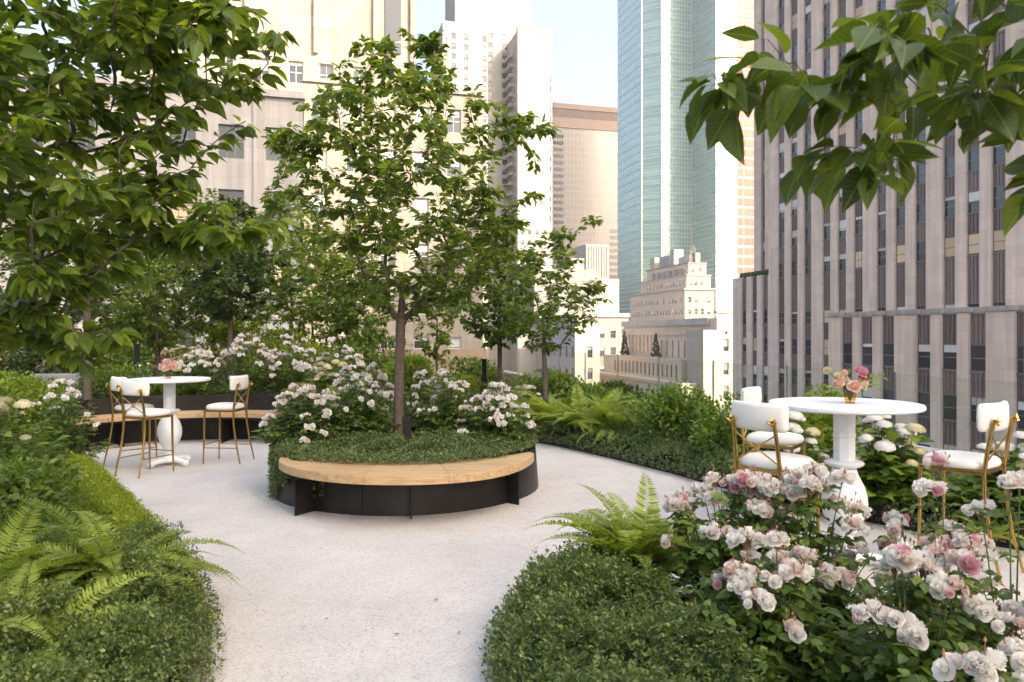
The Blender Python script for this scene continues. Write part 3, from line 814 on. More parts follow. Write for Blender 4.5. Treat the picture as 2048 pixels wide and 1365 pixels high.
flat_bed('garden_bed_left', [(x - 0.06, y) for x, y in LEFT_S] + [(-10, 9.5), (-10, 1.2)], 0.0)
flat_bed('garden_bed_front', FR_S, 0.05)
arc = [(NC[0] + (NR + 0.05) * math.cos(R(a)), NC[1] + (NR + 0.05) * math.sin(R(a))) for a in range(40, 166, 5)]
wa = lambda a, b: world(a, b)[:2]
flat_bed('garden_bed_right', [(x + 0.02, y + 0.02) for x, y in RB_S] + [(-2.3, 12), wa(0.7, 25.5), wa(5.7, 25.5), wa(5.7, 2.5)], 0.10)
flat_bed('garden_bed_rear', arc + [(-9.9, 9.4), wa(-8, 25.5), wa(0.6, 25.5), (-2.32, 12)], 0.46)

def edging(name, pts, z0, z1, th, m, label):
    mb = MB(); n = len(pts); inn = []
    for i in range(n):
        a = Vector(pts[max(i - 1, 0)]); b = Vector(pts[min(i + 1, n - 1)]); d = (b - a).normalized(); inn.append((pts[i][0] + d.y * th, pts[i][1] - d.x * th))
    vs = [(*p, z) for z in (z0, z1) for p in pts] + [(*p, z) for z in (z0, z1) for p in inn]
    fs = []
    for i in range(n - 1):
        fs += [(i, i + 1, n + i + 1, n + i), (2 * n + i, 3 * n + i, 3 * n + i + 1, 2 * n + i + 1), (n + i, n + i + 1, 3 * n + i + 1, 3 * n + i), (i, 2 * n + i, 2 * n + i + 1, i + 1)]
    fs += [(0, n, 3 * n, 2 * n), (n - 1, 3 * n - 1, 4 * n - 1, 2 * n - 1)]
    mb.add(vs, fs); o = mb.build(name, m, smooth_ang=30)
    return tag(o, label, 'edging')
edging('steel_edging', [(x - 0.02, y - 0.01) for x, y in RB_S], -0.05, 0.14, 0.012, 'steel_black', 'low black steel edging along the curved right-hand bed behind the white table')

# ---- round planter and its crescent bench
PC = (-1.03, 7.52)
pl = empty('round_planter', (PC[0], PC[1], 0), 0, 'round dark steel planter in the middle of the gravel, holding tree and roses', 'planter')
m = MB(); m.lathe([(1.30, -0.05), (1.265, 0.40), (1.245, 0.40), (1.245, 0.2)], 72, cap=False); m.build('wall', 'steel_black', pl, 40)
m = MB(); m.lathe([(1.244, 0.30), (1.0, 0.40), (0.6, 0.46), (0.02, 0.48)], 48, cap=False); m.build('soil', 'soil', pl, 60)
for k in range(6):
    an = R(20 + 60 * k); m = MB()
    m.tube([(1.302 * math.cos(an), 1.302 * math.sin(an), 0), (1.268 * math.cos(an), 1.268 * math.sin(an), 0.395)], 0.006, 6); m.build('weld_seam', 'steel_black', pl)

outer = [(-2.06, 6.66), (-2.0, 6.45), (-1.8, 6.16), (-1.53, 5.95), (-1.23, 5.82), (-0.895, 5.78), (-0.57, 5.82), (-0.31, 5.93), (-0.11, 6.1), (0.06, 6.37), (0.165, 6.68), (0.205, 6.9)]
inner = [(-2.02, 6.83), (-1.83, 6.71), (-1.62, 6.58), (-1.3, 6.48), (-1.0, 6.45), (-0.64, 6.5), (-0.345, 6.6), (-0.12, 6.74), (0.06, 6.9), (0.17, 6.985)]
def resample(pts, n):
    s = spline(pts, 12); d = [0]
    for a, b in zip(s, s[1:]): d.append(d[-1] + math.dist(a, b))
    return [(float(np.interp(t, d, [p[0] for p in s])), float(np.interp(t, d, [p[1] for p in s]))) for t in np.linspace(0, d[-1], n)]
SO, SI = resample(outer, 41), resample(inner, 41)
bn = empty('crescent_bench', (-0.9, 6.4, 0), 0, 'crescent oak bench on black steel fins against the round planter', 'bench')
B0 = Vector((-0.9, 6.4, 0))
for k in range(5):
    i0, i1 = k * 8, k * 8 + 8
    poly = SO[i0:i1 + 1] + SI[i0:i1 + 1][::-1]
    cxm = sum(p[0] for p in poly) / len(poly); cym = sum(p[1] for p in poly) / len(poly)
    m = MB(); m.prism([(cxm + (x - cxm) * 0.9990 - B0.x, cym + (y - cym) * 0.9995 - B0.y) for x, y in poly], 0.338, 0.41)
    m.build('seat_board', 'oak', bn, bevel=0.006)
fo = resample([((x * 0.86 + PC[0] * 0.14), (y * 0.86 + PC[1] * 0.14)) for x, y in outer], 33)
fi = resample([((x * 0.82 + PC[0] * 0.18), (y * 0.82 + PC[1] * 0.18)) for x, y in outer], 33)
m = MB(); m.prism([(x - B0.x, y - B0.y) for x, y in fo[1:-1] + fi[1:-1][::-1]], 0.296, 0.337); m.build('seat_frame', 'steel_black', bn)
for (x, y) in ((-1.80, 6.22), (-0.82, 6.12), (0.06, 6.60)):
    d = (Vector((PC[0], PC[1])) - Vector((x, y))); d.normalize(); sd_ = Vector((-d.y, d.x)) * 0.006
    e = Vector((x, y)) + d * 0.62
    m = MB(); b = [Vector((x, y)) - sd_, Vector((x, y)) + sd_, e + sd_, e - sd_]
    m.prism([(p.x - B0.x, p.y - B0.y) for p in b], gz(x) - 0.02, 0.295); m.build('fin', 'steel_black', bn)

# ---- rear nook: retaining wall with its curved bench
nw = empty('nook_wall', (NC[0], NC[1], -0.09), 0, 'curved dark steel retaining wall behind the left table', 'wall')
def arc_slab(m, c, r0, r1, a0, a1, z0, z1, n=40):
    A_ = [R(a0 + (a1 - a0) * i / n) for i in range(n + 1)]
    m.prism([(c[0] + r1 * math.cos(t), c[1] + r1 * math.sin(t)) for t in A_] + [(c[0] + r0 * math.cos(t), c[1] + r0 * math.sin(t)) for t in reversed(A_)], z0, z1)
for k in range(5):
    m = MB(); arc_slab(m, (0, 0), NR, NR + 0.03, 40 + 25 * k + 0.05, 40 + 25 * k + 24.95, -0.05, 0.67); m.build('wall_panel', 'steel_black', nw, 30)
nb = empty('curved_bench', (NC[0], NC[1], -0.09), 0, 'curved oak wall bench lining the rear nook behind the left table', 'bench')
for k in range(5):
    m = MB(); arc_slab(m, (0, 0), NR - 0.46, NR - 0.01, 68 + 17 * k + 0.1, 68 + 17 * k + 16.9, 0.375, 0.445, 10); m.build('seat_board', 'oak', nb, 30, bevel=0.005)
m = MB(); arc_slab(m, (0, 0), NR - 0.40, NR - 0.36, 68.5, 152.5, 0.335, 0.374); m.build('seat_frame', 'steel_black', nb, 30)
for an in (72, 92, 112, 130, 148):
    t = R(an); m = MB(); u = Vector((math.cos(t), math.sin(t))); v = Vector((-u.y, u.x)) * 0.006
    b = [u * (NR - 0.42) - v, u * (NR - 0.42) + v, u * (NR - 0.005) + v, u * (NR - 0.005) - v]
    m.prism([(p.x, p.y) for p in b], -0.02, 0.334); m.build('fin', 'steel_black', nb)

# ---- parapet and glass guard along the street side
pe = empty('parapet_wall', world(5.9, 12, 0), TH, 'low tan stone parapet at the roof edge behind the right-hand bed', 'wall')
for k in range(12):
    m = MB(); m.box(0, 0.28, -11 + k * 2.1 + 0.004, -11 + k * 2.1 + 2.096, 0.05, 0.28); m.build('stone_block', 'parapet_stone', pe)
    m = MB(); m.box(-0.04, 0.32, -11 + k * 2.1 + 0.003, -11 + k * 2.1 + 2.097, 0.281, 0.33); m.build('coping_stone', 'limestone_grey', pe)
gr = empty('glass_guard', world(5.78, 12, 0), TH, 'clear glass guard rail on thin dark posts along the roof edge', 'railing')
for k in range(14):
    m = MB(); y = -11 + k * 1.8
    m.box(-0.011, 0.011, y - 0.011, y + 0.011, 0.1, 1.12); m.build('post', 'frame_grey', gr)
    if k < 13:
        m = MB(); m.box(-0.006, 0.006, y + 0.03, y + 1.77, 0.2, 1.1); m.build('pane', 'rail_glass', gr)
pe2 = empty('end_parapet_wall', world(-5, 25.7, 0), TH, 'low tan stone parapet at the far end of the roof garden', 'wall')
for k in range(10):
    m = MB(); m.box(-10 + k * 2.1, -10 + k * 2.1 + 2.09, 0, 0.3, 0.1, 1.0); m.build('stone_block', 'parapet_stone', pe2)
# pale stone bench end, far left
ob = empty('stone_planter', (-7.35, 12.1, 0.3), R(8), 'pale grey stone planter rim behind the white roses at far left', 'planter')
m = MB(); m.box(-0.40, 0.36, 0.0, 0.12, 0.0, 0.57); m.build('rear_rim', 'stone_white', ob, bevel=0.01)
m = MB(); m.box(-0.12, 0.38, -0.45, -0.04, 0.0, 0.42); m.build('front_rim', 'stone_white', ob, bevel=0.01)
# bollard lights
def bollard(loc, h, label):
    e = empty('bollard_light', loc, R(8), label, 'light')
    m = MB(); m.box(-0.04, 0.04, -0.03, 0.03, 0, h - 0.05); m.build('post', 'dark_metal', e, bevel=0.004)
    m = MB(); m.box(-0.042, 0.042, -0.032, 0.032, h - 0.048, h); m.build('head', 'dark_metal', e, bevel=0.004)
bollard((-0.98, 6.98, 0.42), 0.31, 'small black bollard light in the ground cover in front of the central trunk')
bollard((-0.52, 14.0, 0.1), 0.95, 'black bollard light among far shrubs right of the central trunk')
bollard((-6.3, 12.6, 0.45), 0.9, 'thin black bollard light in the hedge behind the left table')
# ================================================================ furniture
def disc_profile(m, n=64): pass
def make_table(loc, label):
    t = empty('bar_table', loc, R(20), label, 'table', 'white pedestal bar tables')
    m = MB(); m.lathe([(0.02, 1.018), (0.44, 1.018), (0.462, 1.022), (0.472, 1.03), (0.472, 1.046), (0.466, 1.054), (0.02, 1.056)], 72); m.build('table_top', 'paint_white', t, 35)
    m = MB(); m.lathe([(0.02, 1.0), (0.13, 1.0), (0.13, 1.017), (0.02, 1.017)], 32); m.build('mounting_plate', 'paint_white', t, 35)
    m = MB(); m.lathe([(0.071, 0.68), (0.071, 0.83), (0.076, 0.838), (0.076, 0.852), (0.071, 0.86), (0.073, 0.999)], 8, phase=R(22.5)); m.build('column', 'paint_white', t)
    m = MB(); m.lathe([(0.06, 0.625), (0.085, 0.635), (0.118, 0.652), (0.122, 0.664), (0.11, 0.674), (0.078, 0.68)], 40); m.build('collar', 'paint_white', t, 50)
    pr = [(0.052, 0.12), (0.058, 0.17), (0.066, 0.20), (0.09, 0.24), (0.118, 0.29), (0.137, 0.35), (0.143, 0.40), (0.139, 0.45), (0.122, 0.51), (0.098, 0.56), (0.08, 0.60), (0.074, 0.625)]
    m = MB(); m.lathe(pr, 40); m.build('baluster', 'paint_white', t, 60)
    m = MB(); m.lathe([(0.02, 0.035), (0.085, 0.035), (0.095, 0.05), (0.09, 0.085), (0.065, 0.10), (0.06, 0.119), (0.02, 0.119)], 32); m.build('base_hub', 'paint_white', t, 40)
    for k in range(4):
        a = R(45 + 90 * k); u = Vector((math.cos(a), math.sin(a), 0))
        m = MB(); m.tube([u * 0.05 + Vector((0, 0, 0.06)), u * 0.18 + Vector((0, 0, 0.055)), u * 0.25 + Vector((0, 0, 0.045))], [0.034, 0.032, 0.03], 12)
        f = m.build('foot', 'paint_white', t, 50)
        m = MB(); m.lathe([(0.004, 0.0), (0.03, 0.004), (0.042, 0.03), (0.036, 0.062), (0.004, 0.076)], 20, tuple(u * 0.27)); m.build('bun', 'paint_white', f, 60)
    return t

def cushion(m, w, d, z0, z1, n=36, e=3.2):
    """rounded-square domed seat pad"""
    def ring(s, z):
        out = []
        for i in range(n):
            a = 2 * math.pi * i / n; c, s2 = math.cos(a), math.sin(a)
            out.append((w * s * math.copysign(abs(c) ** (2 / e), c), d * s * math.copysign(abs(s2) ** (2 / e), s2), z))
        return out
    h = z1 - z0
    rings = [ring(0.90, z0), ring(0.98, z0 + h * 0.12), ring(1.0, z0 + h * 0.35), ring(0.98, z0 + h * 0.6), ring(0.9, z0 + h * 0.82), ring(0.7, z0 + h * 0.95), ring(0.35, z1)]
    vs = sum(rings, []); k = len(rings)
    fs = [(r * n + i, r * n + (i + 1) % n, (r + 1) * n + (i + 1) % n, (r + 1) * n + i) for r in range(k - 1) for i in range(n)]
    fs += [tuple(reversed(range(n))), tuple((k - 1) * n + i for i in range(n))]
    m.add(vs, fs)

def make_chair():
    t = empty('bar_chair', (0, 0, 0), 0, 'x', 'chair', 'white and brass bar chairs')
    m = MB(); cushion(m, 0.205, 0.20, 0.665, 0.735); o = m.build('seat', 'fabric_white', t, 80)
    m = MB(); m.box(-0.19, 0.19, 0.165, 0.185, 0.638, 0.664); m.box(-0.19, 0.19, -0.19, -0.17, 0.638, 0.664)
    m.box(-0.19, -0.17, -0.169, 0.164, 0.638, 0.664); m.box(0.17, 0.19, -0.169, 0.164, 0.638, 0.664); m.build('seat_frame', 'brass', t, bevel=0.003)
    for s in (-1, 1):
        m = MB(); m.tube([(0.178 * s, 0.175, 0.637), (0.180 * s, 0.18, 0.3), (0.184 * s, 0.19, 0.0)], [0.013, 0.012, 0.009], 8); m.build('front_leg', 'brass', t, 60)
        m = MB(); m.tube([(0.180 * s, -0.29, 0.0), (0.172 * s, -0.232, 0.25), (0.165 * s, -0.196, 0.5), (0.16 * s, -0.19, 0.66), (0.155 * s, -0.212, 0.82), (0.15 * s, -0.243, 0.985)], [0.009, 0.011, 0.013, 0.014, 0.013, 0.012], 8)
        u = m.build('rear_leg', 'brass', t, 60)
        # three-leaf finial on the outside of the back pad
        m = MB(); base = Vector((0.15 * s, -0.263, 0.955))
        for (dx, dz, L) in ((0, 1, 0.055), (-0.9, 0.42, 0.046), (0.9, 0.42, 0.046)):
            d = Vector((dx, 0, dz)).normalized(); p = Vector((d.z, 0, -d.x))
            m.add([base, base + d * L * 0.45 + p * 0.011, base + d * L, base + d * L * 0.45 - p * 0.011, base + d * L * 0.45 + Vector((0, -0.011, 0)), base + d * L * 0.45 + Vector((0, 0.012, 0))],
                  [(0, 1, 4), (1, 2, 4), (2, 3, 4), (3, 0, 4), (1, 0, 5), (2, 1, 5), (3, 2, 5), (0, 3, 5)])
        m.lathe([(0.002, -0.012), (0.011, 0), (0.002, 0.012)], 8, tuple(base)); m.build('finial', 'brass', u)
    # padded curved back
    n, k = 22, 12; vs = []; fs = []
    for i in range(n + 1):
        x = -0.205 + 0.41 * i / n; e = min(1.0, (1 - abs(2 * i / n - 1)) / 0.10); e = math.sqrt(max(0.0, 1 - (1 - e) ** 2)) * 0.8 + 0.2
        yc = -0.222 + 1.15 * x * x
        for j in range(k):
            a = 2 * math.pi * j / k; cc, ss = math.cos(a), math.sin(a)
            vs.append((x, yc + 0.026 * e * math.copysign(abs(cc) ** 0.7, cc), 0.992 + (0.088 * (0.75 + 0.25 * e)) * math.copysign(abs(ss) ** 0.55, ss)))
    fs = [(i * k + j, (i + 1) * k + j, (i + 1) * k + (j + 1) % k, i * k + (j + 1) % k) for i in range(n) for j in range(k)] + [tuple(range(k)), tuple(n * k + j for j in reversed(range(k)))]
    m = MB(); m.add(vs, fs); m.build('backrest', 'fabric_white', t, 70)
    m = MB(); m.tube([(-0.157, -0.192, 0.70), (0, -0.204, 0.795), (0.154, -0.222, 0.89)], 0.0055, 6); m.tube([(0.157, -0.192, 0.70), (0, -0.208, 0.795), (-0.154, -0.222, 0.89)], 0.0055, 6)
    cb = m.build('cross_brace', 'brass', t, 60)
    m = MB(); m.tube([(0.022 * math.cos(R(a)), -0.206, 0.795 + 0.022 * math.sin(R(a))) for a in range(0, 361, 30)], 0.005, 6, cap=False); m.build('ring', 'brass', cb, 60)
    m = MB(); m.tube([(-0.181, 0.182, 0.24), (0.181, 0.182, 0.24)], 0.007, 6); m.build('footrest', 'brass', t, 60)
    for s in (-1, 1):
        m = MB(); m.tube([(0.181 * s, 0.182, 0.20), (0.173 * s, -0.24, 0.20)], 0.0065, 6); m.build('side_stretcher', 'brass', t, 60)
    return t

def copy_tree(o, parent=None):
    c = o.copy(); COL.objects.link(c); c.parent = parent
    for ch in o.children: copy_tree(ch, c)
    return c

TR = (2.18, 4.92, 0.0); TL = (-4.2, 9.2, -0.09)
make_table(TR, 'white round bar table on the right, in front of the pale hydrangeas')
make_table(TL, 'white round bar table on the left, in the nook before the curved wall bench')
proto = make_chair()
chairs = [((1.69, 4.80), 36, 'white chair at the right table, front left, its brass-trimmed back towards us'),
          ((2.05, 5.85), -35, 'white chair behind the right table, its padded back half hidden by a nearer chair'),
          ((2.90, 4.84), 128, 'white chair at the right table nearest the right edge of the picture'),
          ((-4.18, 8.62), 68, 'white chair at the left table standing nearest to us, crossed brass back in view'),
          ((-4.66, 9.26), 50, 'white chair at the left table, behind the nearest one on the left side'),
          ((-3.56, 9.32), 172, 'white chair on the right side of the left table, seen from its side')]
for i, ((x, y), phi, lab) in enumerate(chairs):
    c = proto if i == 0 else copy_tree(proto)
    c.location = (x, y, gz(x)); c.rotation_euler = (0, 0, R(phi - 90)); c['label'] = lab

# ---------------------------------------------------------------- flowers as shared meshes
def bloom_mesh(name, m, seed, rings=((6, 0.5, 1.0, 0.30), (6, 0.42, 0.93, 0.62), (6, 0.32, 0.78, 0.88), (5, 0.22, 0.58, 1.05), (4, 0.1, 0.34, 1.2)), hi=True):
    """double rose of cupped petals, radius about 1, opening towards +z"""
    rng = np.random.default_rng(seed); V = []; Fs = []
    nu, nv = (3, 3) if hi else (2, 2)
    for (cnt, r0, r1, cup) in rings:
        ph = rng.random() * 6.28
        for i in range(cnt):
            a0 = ph + 6.28 * i / cnt + rng.normal() * 0.15; hw = 3.14 / cnt * 1.35; rr = r1 * (0.9 + 0.22 * rng.random()); cu = cup * (0.85 + 0.3 * rng.random())
            b = len(V)
            for u in range(nu + 1):
                t = u / nu
                for v in range(nv + 1):
                    q = (v / nv - 0.5) * 2; wid = hw * (0.35 + 0.65 * math.sin(min(1, t * 1.25) * 1.57))
                    ang = a0 + q * wid; rad = r0 * 0.3 + (rr - r0 * 0.3) * (t ** 0.8) * (1 - 0.12 * q * q)
                    z = -0.45 + cu * t ** 1.4 * 0.95 - 0.16 * t * t * (1.6 - cup) + 0.07 * math.sin(3.1 * q + a0) * t
                    V.append((rad * math.cos(ang), rad * math.sin(ang), z))
            for u in range(nu):
                for v in range(nv):
                    p = b + u * (nv + 1) + v
                    Fs += [(p, p + 1, p + nv + 2), (p, p + nv + 2, p + nv + 1)]
    # green calyx
    return tri_mesh(name, np.array(V), np.array(Fs), [m], sm=True)
LORINGS = ((6, 0.5, 1.0, 0.4), (5, 0.35, 0.82, 0.8), (4, 0.15, 0.5, 1.1))
BLOOM = {}
for c in ('white', 'blush', 'pink', 'peach', 'coral', 'cream'):
    BLOOM[c, 'hi'] = [bloom_mesh('bloom', 'petal_' + c, 10 + k, hi=True) for k in range(3)]
for c in ('white', 'blush', 'pink'):
    BLOOM[c, 'lo'] = [bloom_mesh('bloom', 'petal_' + c, 30 + k, LORINGS, False) for k in range(3)]

def orient(d, rng):
    d = Vector(d).normalized()
    return d.to_track_quat('Z', 'Y').to_matrix().to_4x4() @ Matrix.Rotation(rng.random() * 6.28, 4, 'Z')
def place(name, me, parent, p, d, s, rng):
    o = bpy.data.objects.new(name, me); COL.objects.link(o); o.parent = parent
    M = Matrix.Translation(Vector(p)) @ orient(d, rng) @ Matrix.Scale(s, 4)
    o.matrix_basis = M
    return o

def vase(loc, label, h, r):
    e = empty('vase', loc, 0, label, 'vase', 'gold glass vases of flowers')
    m = MB(); m.lathe([(r * 0.05, 0.0), (r * 0.62, 0.0), (r * 0.6, h * 0.1), (r * 0.72, h * 0.2), (r * 0.92, h * 0.75), (r, h), (r * 0.94, h), (r * 0.85, h * 0.72), (r * 0.64, h * 0.24), (r * 0.05, h * 0.2)], 28, cap=False)
    m.build('vessel', 'vase_glass', e, 40)
    m = MB(); m.lathe([(r * 0.45, 0.002), (r * 0.64, 0.004), (r * 0.645, h * 0.09), (r * 0.45, h * 0.1)], 28, cap=False); m.build('foot_ring', 'brass', e, 40)
    return e
def bouquet(loc, label, spec, greens, seed):
    rng = np.random.default_rng(seed)
    e = empty('bouquet', loc, 0, label, 'flowers', 'bouquets on the tables')
    st_ = MB()
    for (x, y, z, r, c) in spec:
        d = (x * 0.8, y * 0.8 - 0.05, 0.09 + z * 0.3)
        place('bloom', BLOOM[c, 'hi'][int(rng.integers(3))], e, (x, y, z), d, r, rng)
        st_.tube([(0, 0, -0.07), (x * 0.35, y * 0.35, z * 0.3), (x * 0.95, y * 0.95, z - r * 0.4)], 0.0022, 5)
    st_.build('stem', 'stem_green', e)
    P, D, N = [], [], []
    for (x, y, z, k) in greens:
        for i in range(k):
            t = 0.3 + 0.7 * i / max(1, k - 1)
            P.append((x * t, y * t, z * t)); D.append((x + rng.normal() * .12, y + rng.normal() * .12, z * 0.6 + rng.normal() * .12)); N.append((rng.normal() * .4, rng.normal() * .4 - .4, 1))
    P, D, N = map(np.array, (P, D, N))
    leaf_obj('foliage', e, P, D, N, 0.045, 0.014, T_MID, 'leaf_lime', rng)
    return e
vase((2.19, 4.86, 1.056), 'gold glass vase holding roses on the right table', 0.092, 0.047)
bouquet((2.19, 4.86, 1.14), 'loose bouquet with a large coral-pink rose on the right table',
        [(0.075, -0.01, 0.125, 0.048, 'pink'), (0.085, 0.0, 0.085, 0.034, 'coral'), (0.005, -0.06, 0.035, 0.046, 'peach'), (-0.085, -0.02, 0.05, 0.038, 'peach'), (-0.03, 0.02, 0.075, 0.036, 'blush'),
         (-0.075, 0.0, 0.095, 0.034, 'cream'), (-0.15, 0.0, 0.135, 0.030, 'cream'), (0.07, -0.03, 0.04, 0.036, 'cream'), (-0.035, 0.0, 0.12, 0.022, 'peach'), (0.1, -0.02, 0.05, 0.018, 'blush')],
        [(0.2, 0, 0.12, 7), (0.16, -0.03, 0.05, 6), (0.12, 0.03, 0.01, 5), (-0.12, -0.02, 0.02, 5), (-0.1, 0.03, 0.1, 5), (0.0, 0.05, 0.1, 4), (0.22, 0.02, 0.08, 5)], 5)
vase((-4.19, 9.14, 0.966), 'gold glass vase holding roses on the left table', 0.095, 0.05)
bouquet((-4.19, 9.14, 1.05), 'round bouquet of peach and pink roses on the left table',
        [(0.0, -0.02, 0.125, 0.05, 'pink'), (-0.07, -0.03, 0.07, 0.048, 'pink'), (-0.01, -0.06, 0.05, 0.05, 'peach'), (0.07, -0.03, 0.07, 0.05, 'peach'), (0.06, 0.03, 0.11, 0.042, 'peach'), (-0.05, 0.03, 0.12, 0.042, 'blush'), (0.09, 0.0, 0.04, 0.04, 'cream')],
        [(-0.14, 0, 0.06, 5), (0.13, 0, 0.03, 5), (0.0, 0.06, 0.12, 4)], 6)
for (x, y, h, lab) in ((-4.60, 9.27, 0.15, 'shorter clear glass bottle at the left end of the left table'), (-4.53, 9.34, 0.17, 'taller clear glass bottle at the left end of the left table')):
    b = empty('glass_bottle', (x, y, 0.966), 0, lab, 'bottle', 'clear bottles on the left table')
    m = MB(); m.lathe([(0.002, 0), (0.03, 0.0), (0.033, 0.01), (0.033, h * 0.55), (0.022, h * 0.72), (0.013, h * 0.82), (0.013, h), (0.010, h)], 20, cap=False); m.build('body', 'bottle_glass', b, 50)
    m = MB(); m.lathe([(0.002, 0.004), (0.029, 0.004), (0.029, h * 0.45), (0.002, h * 0.45)], 16, cap=False); m.build('water', 'bottle_glass', b, 50)
    m = MB(); m.lathe([(0.002, h), (0.0145, h), (0.0145, h + 0.012), (0.002, h + 0.014)], 14, cap=False); m.build('cap', 'paint_white', b, 50)
# ================================================================ plants
def in_view(P, mx=80):
    u = CX + P[:, 0] / np.maximum(P[:, 1], 0.05) * FPX; v = HY - (P[:, 2] - CAMH) / np.maximum(P[:, 1], 0.05) * FPX
    return (P[:, 1] > 0.2) & (u > -mx) & (u < 2048 + mx) & (v > -mx) & (v < 1365 + mx)

def grow(trunk, attach_from, targets, rng, step=0.13, lift=0.3, below=0.7):
    """branches reach from the trunk to every target by way of the nearest fitting branch"""
    pos = [np.array(p, float) for p in trunk]; par = [-1] + list(range(len(trunk) - 1)); ok = [i >= attach_from for i in range(len(trunk))]
    ref = pos[attach_from]
    order = np.argsort(np.linalg.norm((targets - ref) * np.array([1, 1, 0.8]), axis=1)); tips = []
    for ti in order:
        t = targets[ti]; A = np.array(pos); d = np.linalg.norm(A - t, axis=1)
        cost = d * (1 + below * np.maximum(0, (A[:, 2] - t[2] + 0.25 * d) / (d + 1e-6))) + np.where(ok, 0, 1e6)
        i = int(np.argmin(cost)); p = pos[i]; L = d[i]
        if L < 0.03: continue
        k = max(2, int(math.ceil(L / step)))
        prev = pos[par[i]] if par[i] >= 0 else p - np.array([0, 0, 1.0])
        tang = (p - prev) / (np.linalg.norm(p - prev) + 1e-9)
        c = p + (tang * 0.35 + (t - p) / L * 0.45 + np.array([0, 0, lift])) * L * 0.45 + rng.normal(size=3) * L * 0.05
        j = i; chain = []
        for q in range(1, k + 1):
            s = q / k; x = (1 - s) ** 2 * p + 2 * s * (1 - s) * c + s * s * t
            pos.append(x); par.append(j); ok.append(True); j = len(pos) - 1; chain.append(j)
        tips.append(([i] + chain))
    return np.array(pos), np.array(par), tips

def wood(pos, par, tips, tip_r, pw, trunk_n, trunk_r, sides=6):
    n = len(pos); cnt = np.zeros(n)
    for t in tips: cnt[t[-1]] += 1
    for i in range(n - 1, 0, -1): cnt[par[i]] += cnt[i]
    rad = tip_r * np.maximum(cnt, 1) ** pw
    for i in range(trunk_n): rad[i] = max(rad[i], trunk_r[i] if i < len(trunk_r) else 0)
    for i in range(trunk_n, n): rad[i] = min(rad[i], rad[par[i]] * 0.95)
    idx = np.arange(1, n); A, B = pos[par[idx]], pos[idx]
    dr = np.zeros((n, 3)); dr[idx] = unit(B - A); dr[0] = (0, 0, 1)
    big = {}
    for i in idx:
        p = par[i]
        if p not in big or cnt[i] > cnt[big[p]]: big[p] = i
    main = np.array([big[par[i]] == i for i in idx])
    dA = np.where(main[:, None], dr[par[idx]], dr[idx]); rA = np.where(main, rad[par[idx]], np.minimum(rad[par[idx]], rad[idx] * 1.15)); dB = dr[idx]; rB = rad[idx]
    def ring(C, d, r):
        ref = np.array([0.31, 0.945, 0.1]); u = unit(np.cross(d, ref)); v = np.cross(d, u)
        a = np.arange(sides) * 2 * np.pi / sides
        return C[:, None] + (u[:, None] * np.cos(a)[None, :, None] + v[:, None] * np.sin(a)[None, :, None]) * r[:, None, None]
    V = np.concatenate([ring(A, dA, rA), ring(B, dB, rB)], axis=1)
    f = []
    for j in range(sides):
        k = (j + 1) % sides; f += [(j, k, sides + k), (j, sides + k, sides + j)]
    Fx = np.array(f)[None] + (np.arange(len(idx)) * 2 * sides)[:, None, None]
    return V.reshape(-1, 3), Fx.reshape(-1, 3), rad

def twig_leaves(pos, tips, rng, per, span, L, droop=0.35, side=0.8, stalk=0.25):
    P, D, N, LL = [], [], [], []
    for t in tips:
        pts = pos[t]; seg = np.linalg.norm(np.diff(pts, axis=0), axis=1); cum = np.concatenate([[0], np.cumsum(seg)]); tot = cum[-1]
        sp = min(span, tot); k = max(2, int(round(per * (0.7 + 0.6 * rng.random()) * min(1.0, 0.35 + sp / span))))
        s0 = tot - sp
        for q in range(k):
            s = s0 + sp * (q + rng.random() * 0.8) / k; s = min(s, tot)
            p = np.array([np.interp(s, cum, pts[:, a]) for a in range(3)]); j = min(np.searchsorted(cum, s, side='right') - 1, len(seg) - 1)
            d = (pts[j + 1] - pts[j]) / (seg[j] + 1e-9); sd_ = np.cross(d, [0, 0, 1.0]); sd_ /= np.linalg.norm(sd_) + 1e-6
            sgn = 1 if q % 2 else -1; 
            if q == k - 1: sgn = 0
            dd = d * 0.65 + sd_ * sgn * side + np.array([0, 0, -droop]) + rng.normal(size=3) * 0.28
            l = L * (0.62 + 0.5 * rng.random())
            P.append(p + unit(dd) * l * stalk); D.append(dd); N.append(np.array([0, 0, 1.0]) + rng.normal(size=3) * 0.42 + sd_ * sgn * 0.25); LL.append(l)
    return np.array(P), np.array(D), np.array(N), np.array(LL)

LEAFM = {}
def leaf_variants(m, wr):
    key = (m, round(wr, 3))
    if key not in LEAFM:
        out = []
        for (fold, droop) in ((0.10, 0.15), (0.3, 0.28), (0.2, 0.05), (0.45, 0.38)):
            tv, tf = leaf_template([.05, .15, .3, .48, .66, .82, .93], [.28, .66, .95, 1, .76, .4, .14], fold, droop)
            tv = tv.copy(); luv = np.concatenate([tv, np.zeros((4, 3))]); tv[:, 1] *= wr
            tv[:, 2] += 0.02 * np.sin(tv[:, 0] * 19) * np.abs(tv[:, 1]) / wr
            st = np.array([(-.22, -.008, .03), (-.22, .008, .03), (0, .008, 0), (0, -.008, 0)]); b = len(tv)
            out.append(tri_mesh('leaf', np.concatenate([tv, st]), np.concatenate([tf, [(b, b + 1, b + 2), (b, b + 2, b + 3)]]), [m], sm=True, luv=luv))
        LEAFM[key] = out
    return LEAFM[key]

